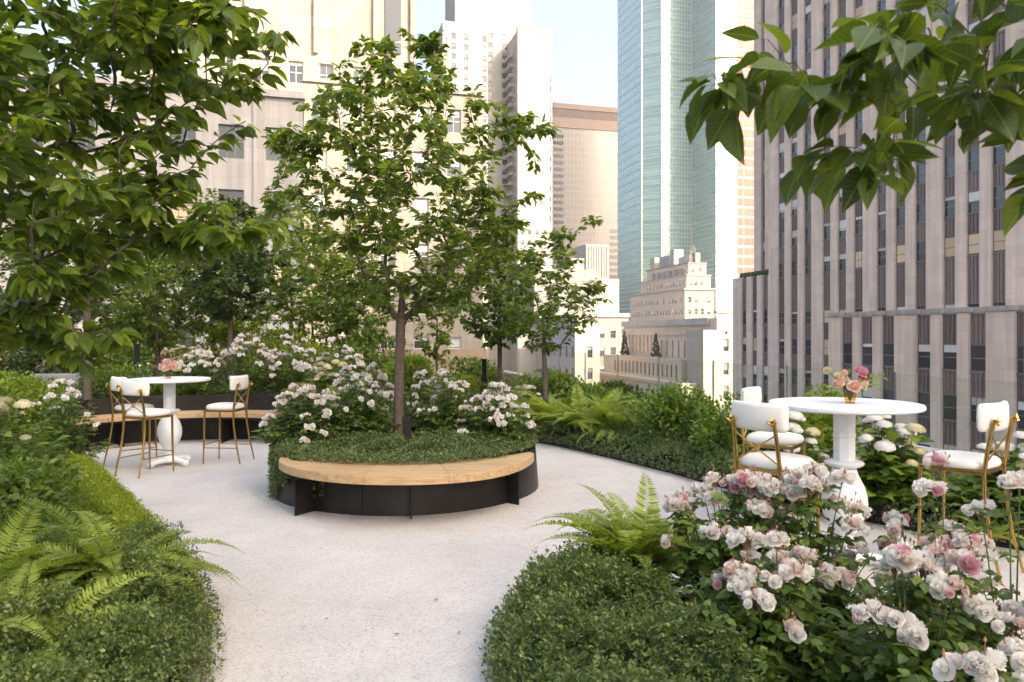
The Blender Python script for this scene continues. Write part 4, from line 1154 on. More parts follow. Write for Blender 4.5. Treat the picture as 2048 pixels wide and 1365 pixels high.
def put_leaves(parent, P, D, N, L, wr, m, rng, n_obj, T, part='leaf', keep=None):
    """the leaves that show largest become parts of their own, the rest one mass"""
    score = np.linalg.norm(P - np.array([0, 0, CAMH]), axis=1) / L + np.where(in_view(P), 0, 1e6)
    order = np.argsort(score); sel = order[:n_obj]; rest = order[n_obj:]
    vs = leaf_variants(m, wr); base = Vector(parent.location)
    Du = unit(D); Sd = unit(np.cross(N, Du)); Nn = np.cross(Du, Sd)
    for i in sel:
        o = bpy.data.objects.new(part, vs[int(rng.integers(4))]); COL.objects.link(o); o.parent = parent
        l = float(L[i]); M = Matrix(((Du[i, 0] * l, Sd[i, 0] * l, Nn[i, 0] * l, P[i, 0] - base.x), (Du[i, 1] * l, Sd[i, 1] * l, Nn[i, 1] * l, P[i, 1] - base.y),
                                     (Du[i, 2] * l, Sd[i, 2] * l, Nn[i, 2] * l, P[i, 2] - base.z), (0, 0, 0, 1)))
        o.matrix_basis = M
    if len(rest):
        b = np.array(base)
        leaf_obj('crown', parent, P[rest] - b, D[rest], N[rest], L[rest], L[rest] * wr, T, m, rng, sm=T is T_HI)

def lobes(spec, rng):
    out = []
    for (c, r, n) in spec:
        d = rdir(rng, n) * (rng.random((n, 1)) ** (1 / 2.2)); out.append(np.array(c) + d * np.array(r))
    return np.concatenate(out)

def tree(name, label, base, trunk, attach, targets, leafL, wr, m, per, span, n_obj=0, T=T_LO, bark='bark', trunk_r=(), tip_r=0.003, pw=0.42, seed=1, group=None, droop=0.35, lift=0.3, below=0.7, step=0.13):
    rng = np.random.default_rng(seed)
    e = empty(name, base, 0, label, 'tree', group)
    b = np.array(base, float)
    pos, par, tips = grow(trunk, attach, targets, rng, step=step, lift=lift, below=below)
    V, Fx, rad = wood(pos, par, tips, tip_r, pw, len(trunk), trunk_r, 7)
    link('trunk', tri_mesh('trunk', V - b, Fx, [bark], sm=True), e)
    P, D, N, L = twig_leaves(pos, tips, rng, per, span, leafL, droop)
    put_leaves(e, P, D, N, L, wr, m, rng, n_obj, T)
    return e

def profile_targets(c, prof, n, rng, inner=0.35):
    """targets in a crown of revolution given as (height, radius) pairs, uneven in plan"""
    zs, rs = zip(*prof); out = []; ph = rng.random(6) * 6.28
    while len(out) < n:
        z = zs[0] + (zs[-1] - zs[0]) * rng.random(); r = np.interp(z, zs, rs)
        if rng.random() > (r / max(rs)) ** 1.3 + 0.08: continue
        a = rng.random() * 6.28
        w = 1 + 0.22 * math.sin(3 * a + ph[0] + z * 2.1) + 0.16 * math.sin(5 * a + ph[1] - z * 3.0)
        q = r * w * math.sqrt(inner ** 2 + (1 - inner ** 2) * rng.random())
        out.append((c[0] + q * math.cos(a), c[1] + q * math.sin(a), z))
    return np.array(out)

# ---- central cherry in the round planter
rng = np.random.default_rng(21)
tg = profile_targets((-1.10, 7.5), [(1.75, 0.3), (1.95, 0.75), (2.3, 1.02), (2.7, 1.12), (3.1, 1.2), (3.5, 1.25), (3.8, 1.0), (4.1, 0.62), (4.4, 0.38), (4.55, 0.1)], 430, rng)
tg = np.concatenate([tg, lobes([((0.12, 7.4, 3.55), (0.35, 0.3, 0.16), 24), ((-2.2, 7.4, 3.4), (0.35, 0.35, 0.16), 24), ((-1.3, 7.5, 4.35), (0.1, 0.12, 0.2), 10), ((-0.85, 7.5, 4.4), (0.14, 0.14, 0.18), 12), ((0.0, 7.4, 2.75), (0.4, 0.4, 0.3), 26)], rng)])
trunk = [(-1.13, 7.5, 0.35), (-1.14, 7.5, 0.6), (-1.135, 7.505, 0.9), (-1.125, 7.5, 1.2), (-1.12, 7.495, 1.45), (-1.115, 7.49, 1.62), (-1.10, 7.49, 1.85), (-1.09, 7.5, 2.1)]
tree('cherry_tree', 'young cherry tree with spreading crown growing from the round planter', (-1.13, 7.5, 0.35), trunk, 5, tg, 0.098, 0.25, 'leaf_cherry', 28, 0.42, 300, T_MID,
     'bark_grey', (0.07, 0.058, 0.053, 0.05, 0.05, 0.05, 0.034, 0.026), 0.0028, 0.44, 22, lift=0.22)

# ---- large cherry leaning in from the left
rng = np.random.default_rng(31)
tg = lobes([((-2.35, 3.35, 2.8), (1.25, 0.75, 0.75), 190), ((-1.45, 3.15, 2.78), (0.52, 0.4, 0.30), 46), ((-1.95, 3.2, 2.2), (0.6, 0.5, 0.35), 56), ((-1.62, 3.4, 1.98), (0.66, 0.3, 0.14), 40), ((-2.0, 3.2, 1.64), (0.48, 0.35, 0.26), 40), ((-2.75, 3.0, 1.9), (0.5, 0.5, 0.5), 30)], rng)
tg = tg[~((tg[:, 0] / tg[:, 1] > -0.30) & (tg[:, 2] < 2.6) & (tg[:, 2] > 2.12))]
trunk = [(-3.6, 3.7, 0.0), (-3.58, 3.7, 0.5), (-3.55, 3.68, 1.0), (-3.45, 3.65, 1.4), (-3.3, 3.6, 1.8), (-3.1, 3.55, 2.2), (-2.9, 3.5, 2.6)]
tree('cherry_tree', 'large leafy cherry tree reaching into the picture from the left edge', (-3.6, 3.7, 0.0), trunk, 3, tg, 0.100, 0.26, 'leaf_cherry', 25, 0.42, 300, T_HI,
     'bark', (0.11, 0.10, 0.095, 0.09, 0.08, 0.07, 0.05), 0.0026, 0.43, 32, droop=0.5)

# ---- overhanging branches at top right
rng = np.random.default_rng(41)
tg = lobes([((1.0, 1.55, 2.13), (0.5, 0.25, 0.14), 34), ((0.66, 1.5, 2.02), (0.28, 0.15, 0.1), 14), ((0.66, 1.55, 1.88), (0.2, 0.15, 0.07), 12), ((1.12, 1.6, 1.85), (0.14, 0.12, 0.08), 6), ((1.3, 1.5, 2.25), (0.3, 0.25, 0.15), 10), ((0.44, 1.5, 2.0), (0.09, 0.06, 0.05), 4), ((0.95, 1.6, 1.99), (0.2, 0.2, 0.06), 10)], rng)
trunk = [(2.75, 1.35, 0.05), (2.74, 1.36, 0.6), (2.7, 1.38, 1.2), (2.6, 1.4, 1.7), (2.4, 1.43, 2.05), (2.0, 1.48, 2.25), (1.6, 1.5, 2.24), (1.3, 1.52, 2.17)]
tree('cherry_tree', 'overhanging cherry branches with broad dark leaves at the top right corner', (2.75, 1.35, 0.05), trunk, 5, tg, 0.098, 0.29, 'leaf_cherry_near', 7, 0.24, 300, T_HI,
     'twig', (0.07, 0.06, 0.055, 0.05, 0.04, 0.02, 0.009, 0.007), 0.0017, 0.36, 42, droop=0.55, lift=0.05, step=0.07)

# ---- trees further back
BT = [  # px-free data: x, y, soil z, crown centre z, crown r, crown half height, trunk r, tips, leaf material, label
    (-5.25, 14.0, 0.46, 2.95, 1.05, 1.15, 0.045, 190, 'leaf_dark', 'small dark tree with straight trunk behind the white rear roses'),
    (-6.9, 14.6, 0.46, 2.3, 1.0, 1.0, 0.05, 170, 'leaf_mid', 'bushy low-branching tree behind the left table flowers'),
    (-6.42, 11.35, 0.46, 3.1, 0.95, 1.0, 0.055, 130, 'leaf_mid', 'tree with bare grey trunk at the left end of the curved bench'),
    (-9.2, 15.5, 0.46, 2.6, 1.5, 1.6, 0.06, 220, 'leaf_dark', 'broad dark tree at far left behind the stone planter'),
    (-4.6, 17.2, 0.46, 2.7, 1.15, 1.6, 0.04, 200, 'leaf_lime', 'feathery yellow-green tree left of the central trunk, far back'),
    (-3.3, 16.0, 0.46, 2.15, 0.85, 1.0, 0.04, 150, 'leaf_mid', 'small green tree just left of the central trunk, far back'),
    (-1.75, 17.5, 0.1, 2.2, 0.55, 1.3, 0.03, 90, 'leaf_lime', 'slender pale tree just right of the central trunk, far back'),
    (-0.22, 13.4, 0.1, 2.35, 0.95, 1.05, 0.045, 200, 'leaf_mid', 'dark round tree between the central trunk and the small right tree'),
    (-7.4, 18.5, 0.46, 3.3, 1.5, 1.8, 0.05, 220, 'leaf_mid', 'tall mid-green tree in the back row behind the left table'),
    (-5.9, 20.0, 0.46, 3.6, 1.4, 1.9, 0.05, 200, 'leaf_lime', 'tall pale green tree in the back row behind the small dark tree'),
    (-8.3, 16.8, 0.46, 2.4, 1.3, 1.4, 0.05, 200, 'leaf_lime', 'light green tree between the broad dark tree and the back row'),
    (-6.2, 17.0, 0.46, 2.5, 1.1, 1.5, 0.045, 190, 'leaf_mid', 'fresh green tree directly behind the small dark tree'),
    (-3.9, 18.6, 0.46, 2.7, 1.0, 1.7, 0.04, 170, 'leaf_lime', 'narrow light green tree in the back row left of the central trunk'),
    (-11.5, 18.0, 0.46, 3.2, 1.8, 2.0, 0.06, 220, 'leaf_mid', 'wide green tree in the back row at the left edge'),
]
for i, (x, y, z0, zc, r, h, tr, nt_, lm, lab) in enumerate(BT):
    rng = np.random.default_rng(60 + i)
    prof = [(zc - h, r * 0.25), (zc - h * 0.7, r * 0.75), (zc - h * 0.2, r), (zc + h * 0.3, r * 0.85), (zc + h * 0.7, r * 0.5), (zc + h, r * 0.12)]
    tg = profile_targets((x, y), prof, nt_, rng, 0.3)
    zt = zc - h * 0.75
    tk = [(x, y, z0 - 0.1)] + [(x + rng.normal() * 0.015, y + rng.normal() * 0.015, z0 + (zt - z0) * q) for q in (0.35, 0.7, 1.0)] + [(x, y, zt + h * 0.5)]
    tree('garden_tree', lab, (x, y, z0 - 0.1), tk, 3, tg, 0.13, 0.27, lm, 30, 0.55, 0, T_MID if y < 14.5 else T_LO, 'bark_grey' if i == 2 else 'bark', (tr * 1.25, tr, tr * .95, tr * .9, tr * .6), 0.0035, 0.4, 80 + i, 'trees at the back of the garden', step=0.2)
rng = np.random.default_rng(77)
tg = np.concatenate([profile_targets((0.5, 11.5), [(1.2, 0.12), (1.6, 0.65), (2.1, 0.85), (2.5, 0.7), (2.9, 0.35), (3.1, 0.1)], 150, rng), lobes([((0.85, 11.4, 3.05), (0.2, 0.15, 0.12), 8), ((1.2, 11.3, 3.25), (0.14, 0.1, 0.06), 5), ((1.25, 11.4, 2.25), (0.25, 0.2, 0.12), 12), ((0.75, 11.5, 2.8), (0.15, 0.15, 0.25), 8)], rng)])
tk = [(0.51, 11.5, 0.05), (0.51, 11.5, 0.5), (0.505, 11.5, 0.95), (0.49, 11.5, 1.3), (0.48, 11.5, 1.8)]
tree('garden_tree', 'small open tree with forked trunk in front of the white block on the right', (0.51, 11.5, 0.05), tk, 1, tg, 0.11, 0.26, 'leaf_cherry', 18, 0.40, 120, T_MID, 'bark_grey', (0.05, 0.042, 0.038, 0.032, 0.024), 0.003, 0.42, 78, 'trees at the back of the garden')
# roof-garden tree on the setback building
p0 = np.array(world(10.0, 60.8, 20.7)); rng = np.random.default_rng(79)
tg = profile_targets((p0[0], p0[1]), [(22.0, 0.3), (23.0, 0.9), (24.0, 0.8), (24.9, 0.2)], 60, rng)
tree('garden_tree', 'tiny yellow-green tree on the roof terrace of the setback building', tuple(p0), [tuple(p0), (p0[0], p0[1], 21.8), (p0[0], p0[1], 23)], 1, tg, 0.26, 0.3, 'leaf_lemon', 9, 0.8, 0, T_LO, 'bark', (0.08, 0.06, 0.04), 0.01, 0.4, 80, 'trees at the back of the garden', step=0.5)
for (a, b, r, lab) in ((9.0, 60.2, 0.9, 'round yellow-green shrub on the roof terrace edge of the setback building'),):
    p = world(a, b, 20.7); rng = np.random.default_rng(4); e = empty('roof_shrub', p, 0, lab, 'shrub')
    d = rdir(rng, 700); d[:, 2] = np.abs(d[:, 2]); leaf_obj('foliage', e, d * r * (0.6 + 0.4 * rng.random((700, 1))), d + rng.normal(size=(700, 3)) * .5, rdir(rng, 700), 0.22, 0.07, T_LO, 'leaf_lemon', rng)
    m = MB(); m.tube([(0, 0, -0.02), (0.02, 0, 0.6)], 0.05, 5); m.build('stem', 'bark', e)

# ---------------------------------------------------------------- shrubs
def stem_set(e, rng, n, rx, ry, h, base_r=0.25, rad=0.006, m='stem_green', low=0.15, bend=0.35):
    """stems fan out from the base to points on a dome; returns their polylines"""
    S_ = []; mb = MB()
    for i in range(n):
        a = rng.random() * 6.28; q = math.sqrt(rng.random()); z = h * (low + (1 - low) * (1 - q ** 2.2)) * (0.82 + 0.25 * rng.random())
        tip = Vector((rx * q * math.cos(a), ry * q * math.sin(a), z)); b = Vector((tip.x * base_r, tip.y * base_r, 0))
        mid = b.lerp(tip, 0.5) + Vector((-tip.x, -tip.y, 0)) * bend * 0.3 + Vector((rng.normal() * .02, rng.normal() * .02, h * 0.08))
        pts = [(b * (1 - t) ** 2 + mid * 2 * t * (1 - t) + tip * t * t) for t in (0, .25, .5, .75, 1)]
        S_.append(pts); mb.tube(pts, [rad, rad * .9, rad * .75, rad * .6, rad * .45], 5, cap=False)
    mb.build('stems', m, e)['kind'] = 'stuff'
    return S_
def along(pts, t):
    f = t * (len(pts) - 1); i = min(int(f), len(pts) - 2); return pts[i].lerp(pts[i + 1], f - i), (pts[i + 1] - pts[i]).normalized()

def rose_shrub(label, loc, rx, ry, h, stems, node, leafL, clusters, per, size, cols, seed, det='lo', low=0.15, start=0.2, fr=(1, 0), T=T_MID, group='rose shrubs', spread=1.0):
    rng = np.random.default_rng(seed)
    e = empty('rose_shrub', loc, 0, label, 'rose', group)
    ST = stem_set(e, rng, stems, rx, ry, h, low=low, rad=0.0045 if det == 'hi' else 0.004)
    P, D, N = [], [], []
    for pts in ST:
        for k in range(node):
            t = start + (0.97 - start) * (k + rng.random()) / node; p, d = along(pts, t)
            a = rng.random() * 6.28; o = Vector((math.cos(a), math.sin(a), 0.25 + rng.normal() * .2)).normalized()
            L0 = leafL * (0.8 + 0.5 * rng.random()); sd_ = o.cross(Vector((0, 0, 1))).normalized()
            for (s, u) in ((0, 2.4), (1, 1.7), (-1, 1.7), (1, 0.95), (-1, 0.95)):
                q = p + o * L0 * u * 0.75 + Vector((0, 0, -0.12 * u * u * L0))
                dd = o * (1.0 if s == 0 else 0.55) + sd_ * s * 0.9 + Vector((0, 0, -0.25 + rng.normal() * .15))
                P.append(q); D.append(dd); N.append((rng.normal() * .35, rng.normal() * .35, 1))
    P, D, N = np.array(P), np.array(D), np.array(N)
    leaf_obj('foliage', e, P, D, N, leafL * (0.75 + 0.5 * rng.random(len(P))), leafL * 0.36, T, 'leaf_rose', rng)
    order = sorted(range(len(ST)), key=lambda i: -(ST[i][-1].z + rng.random() * h * 0.5 - 0.15 * h * (ST[i][-1].y / max(ry, .01))))
    bm = MB(); nb_ = 0
    names = [c for c, w in cols]; wts = np.array([w for c, w in cols], float); wts /= wts.sum()
    for i in order[:clusters]:
        tip = ST[i][-1]; out = Vector((tip.x / rx * 0.6, tip.y / ry * 0.6, 1.0)).normalized()
        k = max(1, int(per * (0.5 + rng.random())))
        for j in range(k):
            d = Vector(rdir(rng, 1)[0]); d = (d + out * 1.1).normalized(); cr = size * (0.55 + 0.42 * math.sqrt(k)) * spread
            p = tip + Vector((d.x * cr, d.y * cr, d.z * cr * 0.75 - 0.3 * cr))
            c = names[int(rng.choice(len(names), p=wts))]
            place('bloom', BLOOM[c, det][int(rng.integers(3))], e, p, d + Vector((0, -0.1, 0.35)), size * (0.5 + 0.7 * rng.random()), rng)
            bm.tube([tip - out * size * 1.5, tip.lerp(p, 0.5), p - d * size * 0.35], size * 0.045, 4, cap=False); nb_ += 1
        for j in range(int(k * 0.7)):
            d = (Vector(rdir(rng, 1)[0]) + out).normalized(); p = tip + d * size * 2.4 * spread * (0.5 + rng.random() * .5)
            bm.tube([tip - out * size, p], size * 0.04, 4, cap=False)
            bm.lathe([(0.001, -size * .2), (size * .16, 0), (0.001, size * .3)], 5, tuple(p))
    if bm.v: bm.build('buds', 'bud_brown', e)['kind'] = 'stuff'
    return e

def floret_head(name, m, seed, n=150, flat=0.55):
    rng = np.random.default_rng(seed); V, Fs = [], []
    for i in range(n):
        z = 1 - (i + 0.5) / n * 0.98; r = math.sqrt(1 - z * z); a = i * 2.39996
        nrm = np.array([r * math.cos(a), r * math.sin(a), z]) + rng.normal(size=3) * 0.12
        c = np.array([r * math.cos(a), r * math.sin(a), z * flat + rng.normal() * 0.04]); nrm = nrm / np.linalg.norm(nrm)
        t = np.cross(nrm, [0.3, 0.2, 1]); t /= np.linalg.norm(t); b = np.cross(nrm, t); s = 0.17; ph = rng.random() * 1.57
        for k in range(4):
            an = ph + k * 1.5708; u = t * math.cos(an) + b * math.sin(an); w = np.cross(nrm, u); o = len(V)
            V += [c, c + u * s * .55 + w * s * .42 + nrm * .02, c + u * s + nrm * .0, c + u * s * .55 - w * s * .42 + nrm * .02]; Fs += [(o, o + 1, o + 2), (o, o + 2, o + 3)]
    o = len(V)                                            # green boss that closes the head
    for j in range(8): V.append(np.array([0.8 * math.cos(j * .7854), 0.8 * math.sin(j * .7854), 0.0]))
    V.append(np.array([0, 0, flat * .85])); Fs += [(o + j, o + (j + 1) % 8, o + 8) for j in range(8)]
    return tri_mesh(name, np.array(V), np.array(Fs), [m])
HEAD = {c: [floret_head('flower_head', 'petal_' + c, 50 + k) for k in range(2)] for c in ('white', 'cream', 'green')}

def hydrangea(label, loc, rx, ry, h, stems, heads, leafL, cols, seed, m='leaf_hydrangea', hr=0.068, name='hydrangea', group='hydrangeas', wr=0.36, nodes=6):
    rng = np.random.default_rng(seed)
    e = empty(name, loc, 0, label, 'hydrangea', group)
    ST = stem_set(e, rng, stems, rx, ry, h, rad=0.005, bend=0.2)
    P, D, N = [], [], []
    for pts in ST:
        for k in range(nodes):
            p, d = along(pts, 0.25 + 0.72 * (k + rng.random() * .6) / nodes); a = rng.random() * 3.14
            for s in (0, 3.14):
                o = np.array([math.cos(a + s), math.sin(a + s), 0.35]); P.append(np.array(p) + o * 0.03); D.append(o + np.array([0, 0, -0.45 * rng.random()])); N.append(np.array([0, 0, 1]) + rng.normal(size=3) * .3)
    P, D, N = np.array(P), np.array(D), np.array(N); L = leafL * (0.65 + 0.6 * rng.random(len(P)))
    leaf_obj('foliage', e, P, D, N, L, L * wr, T_MID, m, rng)
    order = sorted(range(len(ST)), key=lambda i: -(ST[i][-1].z + rng.random() * h * .4 - 0.1 * h * ST[i][-1].y / ry))
    for i in order[:heads]:
        tip = ST[i][-1]; c = cols[int(rng.integers(len(cols)))]
        place('flower_head', HEAD[c][int(rng.integers(2))], e, tip + Vector((0, 0, 0.01)), (tip.x * 0.5, tip.y * 0.5 - 0.1, h * 1.1), hr * (0.5 + 0.65 * rng.random()), rng)
    return e

def bush(label, loc, rx, ry, h, n, leafL, m, seed, name='green_shrub', lumps=16, wr=0.3, group='green shrubs', T=T_LO, up=0.3):
    rng = np.random.default_rng(seed)
    e = empty(name, loc, 0, label, 'shrub', group)
    c = rdir(rng, lumps) * np.array([rx, ry, h * 0.5]) * 0.62; c[:, 2] += h * 0.5; lr = 0.34 + 0.2 * rng.random(lumps)
    k = rng.integers(lumps, size=n); d = rdir(rng, n)
    P = c[k] + d * lr[k][:, None] * np.array([rx, ry, h * 0.55]) * (0.75 + 0.35 * rng.random((n, 1)))
    P[:, 2] = np.maximum(P[:, 2], 0.02)
    D = d * 0.7 + rng.normal(size=(n, 3)) * 0.6 + np.array([0, 0, up]); N = np.array([0, 0, 1]) + d * 0.6 + rng.normal(size=(n, 3)) * .35
    L = leafL * (0.7 + 0.6 * rng.random(n))
    leaf_obj('foliage', e, P, D, N, L, L * wr, T, m, rng)
    mb = MB()
    for q in c: mb.tube([(q[0] * .25, q[1] * .25, -0.02), (q[0] * .7, q[1] * .7, q[2] * .6), tuple(q)], [0.012, 0.009, 0.005], 5, cap=False)
    mb.build('stems', 'bark', e)['kind'] = 'stuff'
    return e

# ferns
FROND = []
def frond_mesh(seed, arch, n=40, m='leaf_fern'):
    rng = np.random.default_rng(seed); P, D, N, L, Wd = [], [], [], [], []
    pts = []; p = np.array([0.0, 0, 0]); K = 40
    for i in range(K + 1):
        t = i / K; el = R(arch[0] + (arch[1] - arch[0]) * t ** 1.2); pts.append(p.copy()); p = p + np.array([math.cos(el), 0.10 * math.sin(seed) * t, math.sin(el)]) / K
    pts = np.array(pts)
    for i in range(n):
        t = 0.14 + 0.85 * i / (n - 1); j = min(int(t * K), K - 1); q = pts[j]; tg_ = unit(pts[j + 1] - pts[j]); up = np.cross(tg_, [0, 1, 0]) * -1
        ln = 0.125 * (math.sin(min(1, (t + 0.12) / 0.45) * 1.57) if t < 0.33 else (1 - ((t - 0.33) / 0.70) ** 1.4)) + 0.006
        for s in (-1, 1):
            P.append(q); D.append(np.array([0, s * 1.0, 0]) + tg_ * 0.38 + np.array([0, 0, -0.12]) + rng.normal(size=3) * .06); N.append(up + rng.normal(size=3) * .12); L.append(ln); Wd.append(min(0.012, ln * .17))
    V, Fx, r = leaf_field(np.array(P), np.array(D), np.array(N), np.array(L), np.array(Wd), T_MID, rng)
    mb = MB(); mb.tube([tuple(x) for x in pts[::5]], [0.006 * (1 - .8 * i / 8) for i in range(9)], 4, cap=False)
    V2 = np.array(mb.v); F2 = np.array([t for f in mb.f for t in ((f[0], f[1], f[2]), (f[0], f[2], f[3]))])
    return tri_mesh('frond', np.concatenate([V, V2]), np.concatenate([Fx, F2 + len(V)]), [m], np.concatenate([r * 0.25, np.full(len(V2), 0.1)]))
FROND = [frond_mesh(1, (62, -25)), frond_mesh(2, (48, -38)), frond_mesh(3, (74, 0)), frond_mesh(4, (35, -30))]
def fern(label, loc, n, L, seed, az=(0, 360), low=0.0, group='ferns'):
    rng = np.random.default_rng(seed); e = empty('fern', loc, 0, label, 'fern', group)
    n = int(n * 1.5)
    for i in range(n):
        a = R(az[0] + (az[1] - az[0]) * (i + rng.random()) / n)
        o = bpy.data.objects.new('frond', FROND[int(rng.choice(4, p=[.34, .26, .24, .16]))]); COL.objects.link(o); o.parent = e
        o.location = (0.03 * math.cos(a), 0.03 * math.sin(a), 0.0); o.rotation_euler = (rng.normal() * 0.25, rng.normal() * 0.12 + low, a); o.scale = [L * (0.65 + 0.5 * rng.random())] * 3
    return e

# ground cover that follows a bed edge
def cover(name, label, edge, side, y0, y1, width, H, rr_, n, leafL, m, z0, seed, wr=0.32, lump=0.18, per=4, tuft=1.0, spill=0.03):
    rng = np.random.default_rng(seed)
    E = np.array(edge); E = E[(E[:, 1] >= y0) & (E[:, 1] <= y1)]
    tn = np.gradient(E, axis=0); tn = unit(tn); nr = np.stack([-tn[:, 1], tn[:, 0]], -1) * side
    cum = np.concatenate([[0], np.cumsum(np.linalg.norm(np.diff(E, axis=0), axis=1))])
    def surf(s, d):
        x = np.interp(s, cum, E[:, 0]) + np.interp(s, cum, nr[:, 0]) * d; y = np.interp(s, cum, E[:, 1]) + np.interp(s, cum, nr[:, 1]) * d
        q = np.clip((d + spill) / rr_, 0, 1); pz = np.sqrt(np.maximum(0, 1 - (1 - q) ** 2))
        lz = 1 + lump * (np.sin(x * 9 + 2 * np.sin(y * 5)) * 0.45 + np.sin(y * 11 + x * 4) * 0.4 + np.sin(x * 31 + 3 * np.sin(y * 23)) * 0.3 + np.sin(y * 37 - x * 17) * 0.25)
        return np.stack([x, y, z0 + H * pz * lz], -1), q
    # dense twiggy core under the leaves
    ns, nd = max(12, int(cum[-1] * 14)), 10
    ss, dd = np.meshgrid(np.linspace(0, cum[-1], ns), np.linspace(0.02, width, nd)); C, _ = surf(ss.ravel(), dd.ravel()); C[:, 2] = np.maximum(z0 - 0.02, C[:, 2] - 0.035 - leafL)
    e = empty(name, (float(E[len(E) // 2, 0]), float(E[len(E) // 2, 1]), z0), 0, label, 'ground cover'); b = np.array(e.location)
    e['kind'] = 'stuff'
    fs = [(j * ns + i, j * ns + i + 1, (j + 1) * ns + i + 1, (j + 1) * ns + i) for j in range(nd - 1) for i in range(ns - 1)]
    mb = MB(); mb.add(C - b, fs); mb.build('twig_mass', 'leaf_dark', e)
    s = rng.random(n) * cum[-1]; d = -spill + (width + spill) * rng.random(n) ** 1.25
    P, q = surf(s, d)
    side_n = np.stack([-np.interp(s, cum, nr[:, 0]), -np.interp(s, cum, nr[:, 1]), np.zeros(n)], -1)
    steep = np.clip(1 - q, 0, 1)[:, None]; nn = unit(side_n * steep * 1.6 + np.array([0, 0, 1]) * (1 - steep * .6))
    down = (rng.random(n) ** 2)[:, None]; Pz = P.copy(); Pz[:, 2] = z0 + (P[:, 2] - z0) * (1 - down[:, 0] * steep[:, 0] * 0.9)
    P = Pz - nn * 0.02 * rng.random((n, 1)) + nn * (rng.random((n, 1)) ** 3) * 0.05 * tuft
    P = np.repeat(P, per, 0); nn = np.repeat(nn, per, 0); k = len(P)
    ax = rdir(rng, k); D = nn * 0.75 + ax * 0.9; P = P + nn * leafL * 0.5 * rng.random((k, 1)) + rng.normal(size=(k, 3)) * leafL * 0.35
    P[:, 2] = np.maximum(P[:, 2], z0 - 0.02)
    L = leafL * (0.65 + 0.7 * rng.random(k))
    leaf_obj('leaf_mass', e, P - b, D, nn + ax[:, ::-1] * 0.8, L, L * wr, T_LO, m, rng)
    return e
# ================================================================ planting plan
cover('box_hedge', 'low clipped dark green box hedge at the bottom left of the picture', LEFT_S, 1, 1.3, 4.5, 0.85, 0.30, 0.2, 15000, 0.020, 'leaf_box', 0.0, 101, lump=0.3, tuft=1.8)
cover('box_hedge', 'low clipped green box mound on the gravel at bottom centre right', FR_S[:54], -1, 1.3, 4.4, 0.72, 0.32, 0.24, 17000, 0.020, 'leaf_box', 0.0, 102, lump=0.3, tuft=1.8)
cover('ground_cover', 'bright yellow-green ground cover spilling over the left bed edge', LEFT_S, 1, 4.4, 8.9, 0.42, 0.13, 0.16, 7000, 0.022, 'leaf_lemon', 0.0, 103)
cover('ground_cover', 'green ground cover behind the yellow-green strip of the left bed', [(x - 0.36, y) for x, y in LEFT_S], 1, 4.3, 8.9, 0.9, 0.20, 0.2, 8000, 0.026, 'leaf_mid', 0.0, 104)
cover('ground_cover', 'grey-green ground cover strip along the right-hand bed edge', RB_S, -1, 4.3, 10.9, 0.95, 0.20, 0.16, 20000, 0.024, 'leaf_thyme', 0.04, 105, lump=0.3, tuft=1.8, spill=0.075)

# ground cover on the front of the round planter, trailing over its left side
def planter_cover():
    rng = np.random.default_rng(106); e = empty('ground_cover', (PC[0], PC[1], 0.4), 0, 'dense small-leaved ground cover between crescent bench and roses, trailing down the planter', 'ground cover'); e['kind'] = 'stuff'
    n = 15000; a = R(150) + R(240) * rng.random(n); r = np.sqrt(0.12 + (1.27 ** 2 - 0.12) * rng.random(n))
    z = 0.02 + 0.10 * np.sqrt(np.clip((1.28 - r) / 0.5, 0, 1)) + 0.025 * np.sin(a * 14 + r * 8) * np.clip((1.28 - r) * 4, 0, 1)
    P = np.stack([r * np.cos(a), r * np.sin(a), z], -1); nn = unit(np.stack([np.cos(a) * (r > 1.1) * .9, np.sin(a) * (r > 1.1) * .9, np.ones(n)], -1))
    m_ = 2600; a2 = R(172) + R(72) * np.clip(rng.normal(size=m_) * 0.22 + 0.42, 0, 1); dz = rng.random(m_) ** 1.3 * (0.26 + 0.14 * np.sin(a2 * 9) + 0.06 * np.sin(a2 * 23)); rr2 = 1.27 + 0.035 * dz / 0.4 + 0.03 * rng.random(m_)
    P2 = np.stack([rr2 * np.cos(a2), rr2 * np.sin(a2), 0.04 - dz], -1); n2 = np.stack([np.cos(a2), np.sin(a2), 0.2 * np.ones(m_)], -1)
    P = np.repeat(np.concatenate([P, P2]), 3, 0); nn = np.repeat(np.concatenate([nn, n2]), 3, 0); k = len(P)
    ax = rdir(rng, k); P = P + rng.normal(size=(k, 3)) * 0.008 + nn * 0.025 * rng.random((k, 1)) ** 2; L = 0.022 * (0.65 + 0.7 * rng.random(k))
    leaf_obj('leaf_mass', e, P, nn * .7 + ax, nn + ax[:, ::-1] * .8, L, L * .34, T_LO, 'leaf_thyme', rng)
planter_cover()

WH = [('white', 1)]
MX = [('white', 9), ('blush', 4), ('pink', 0.9)]
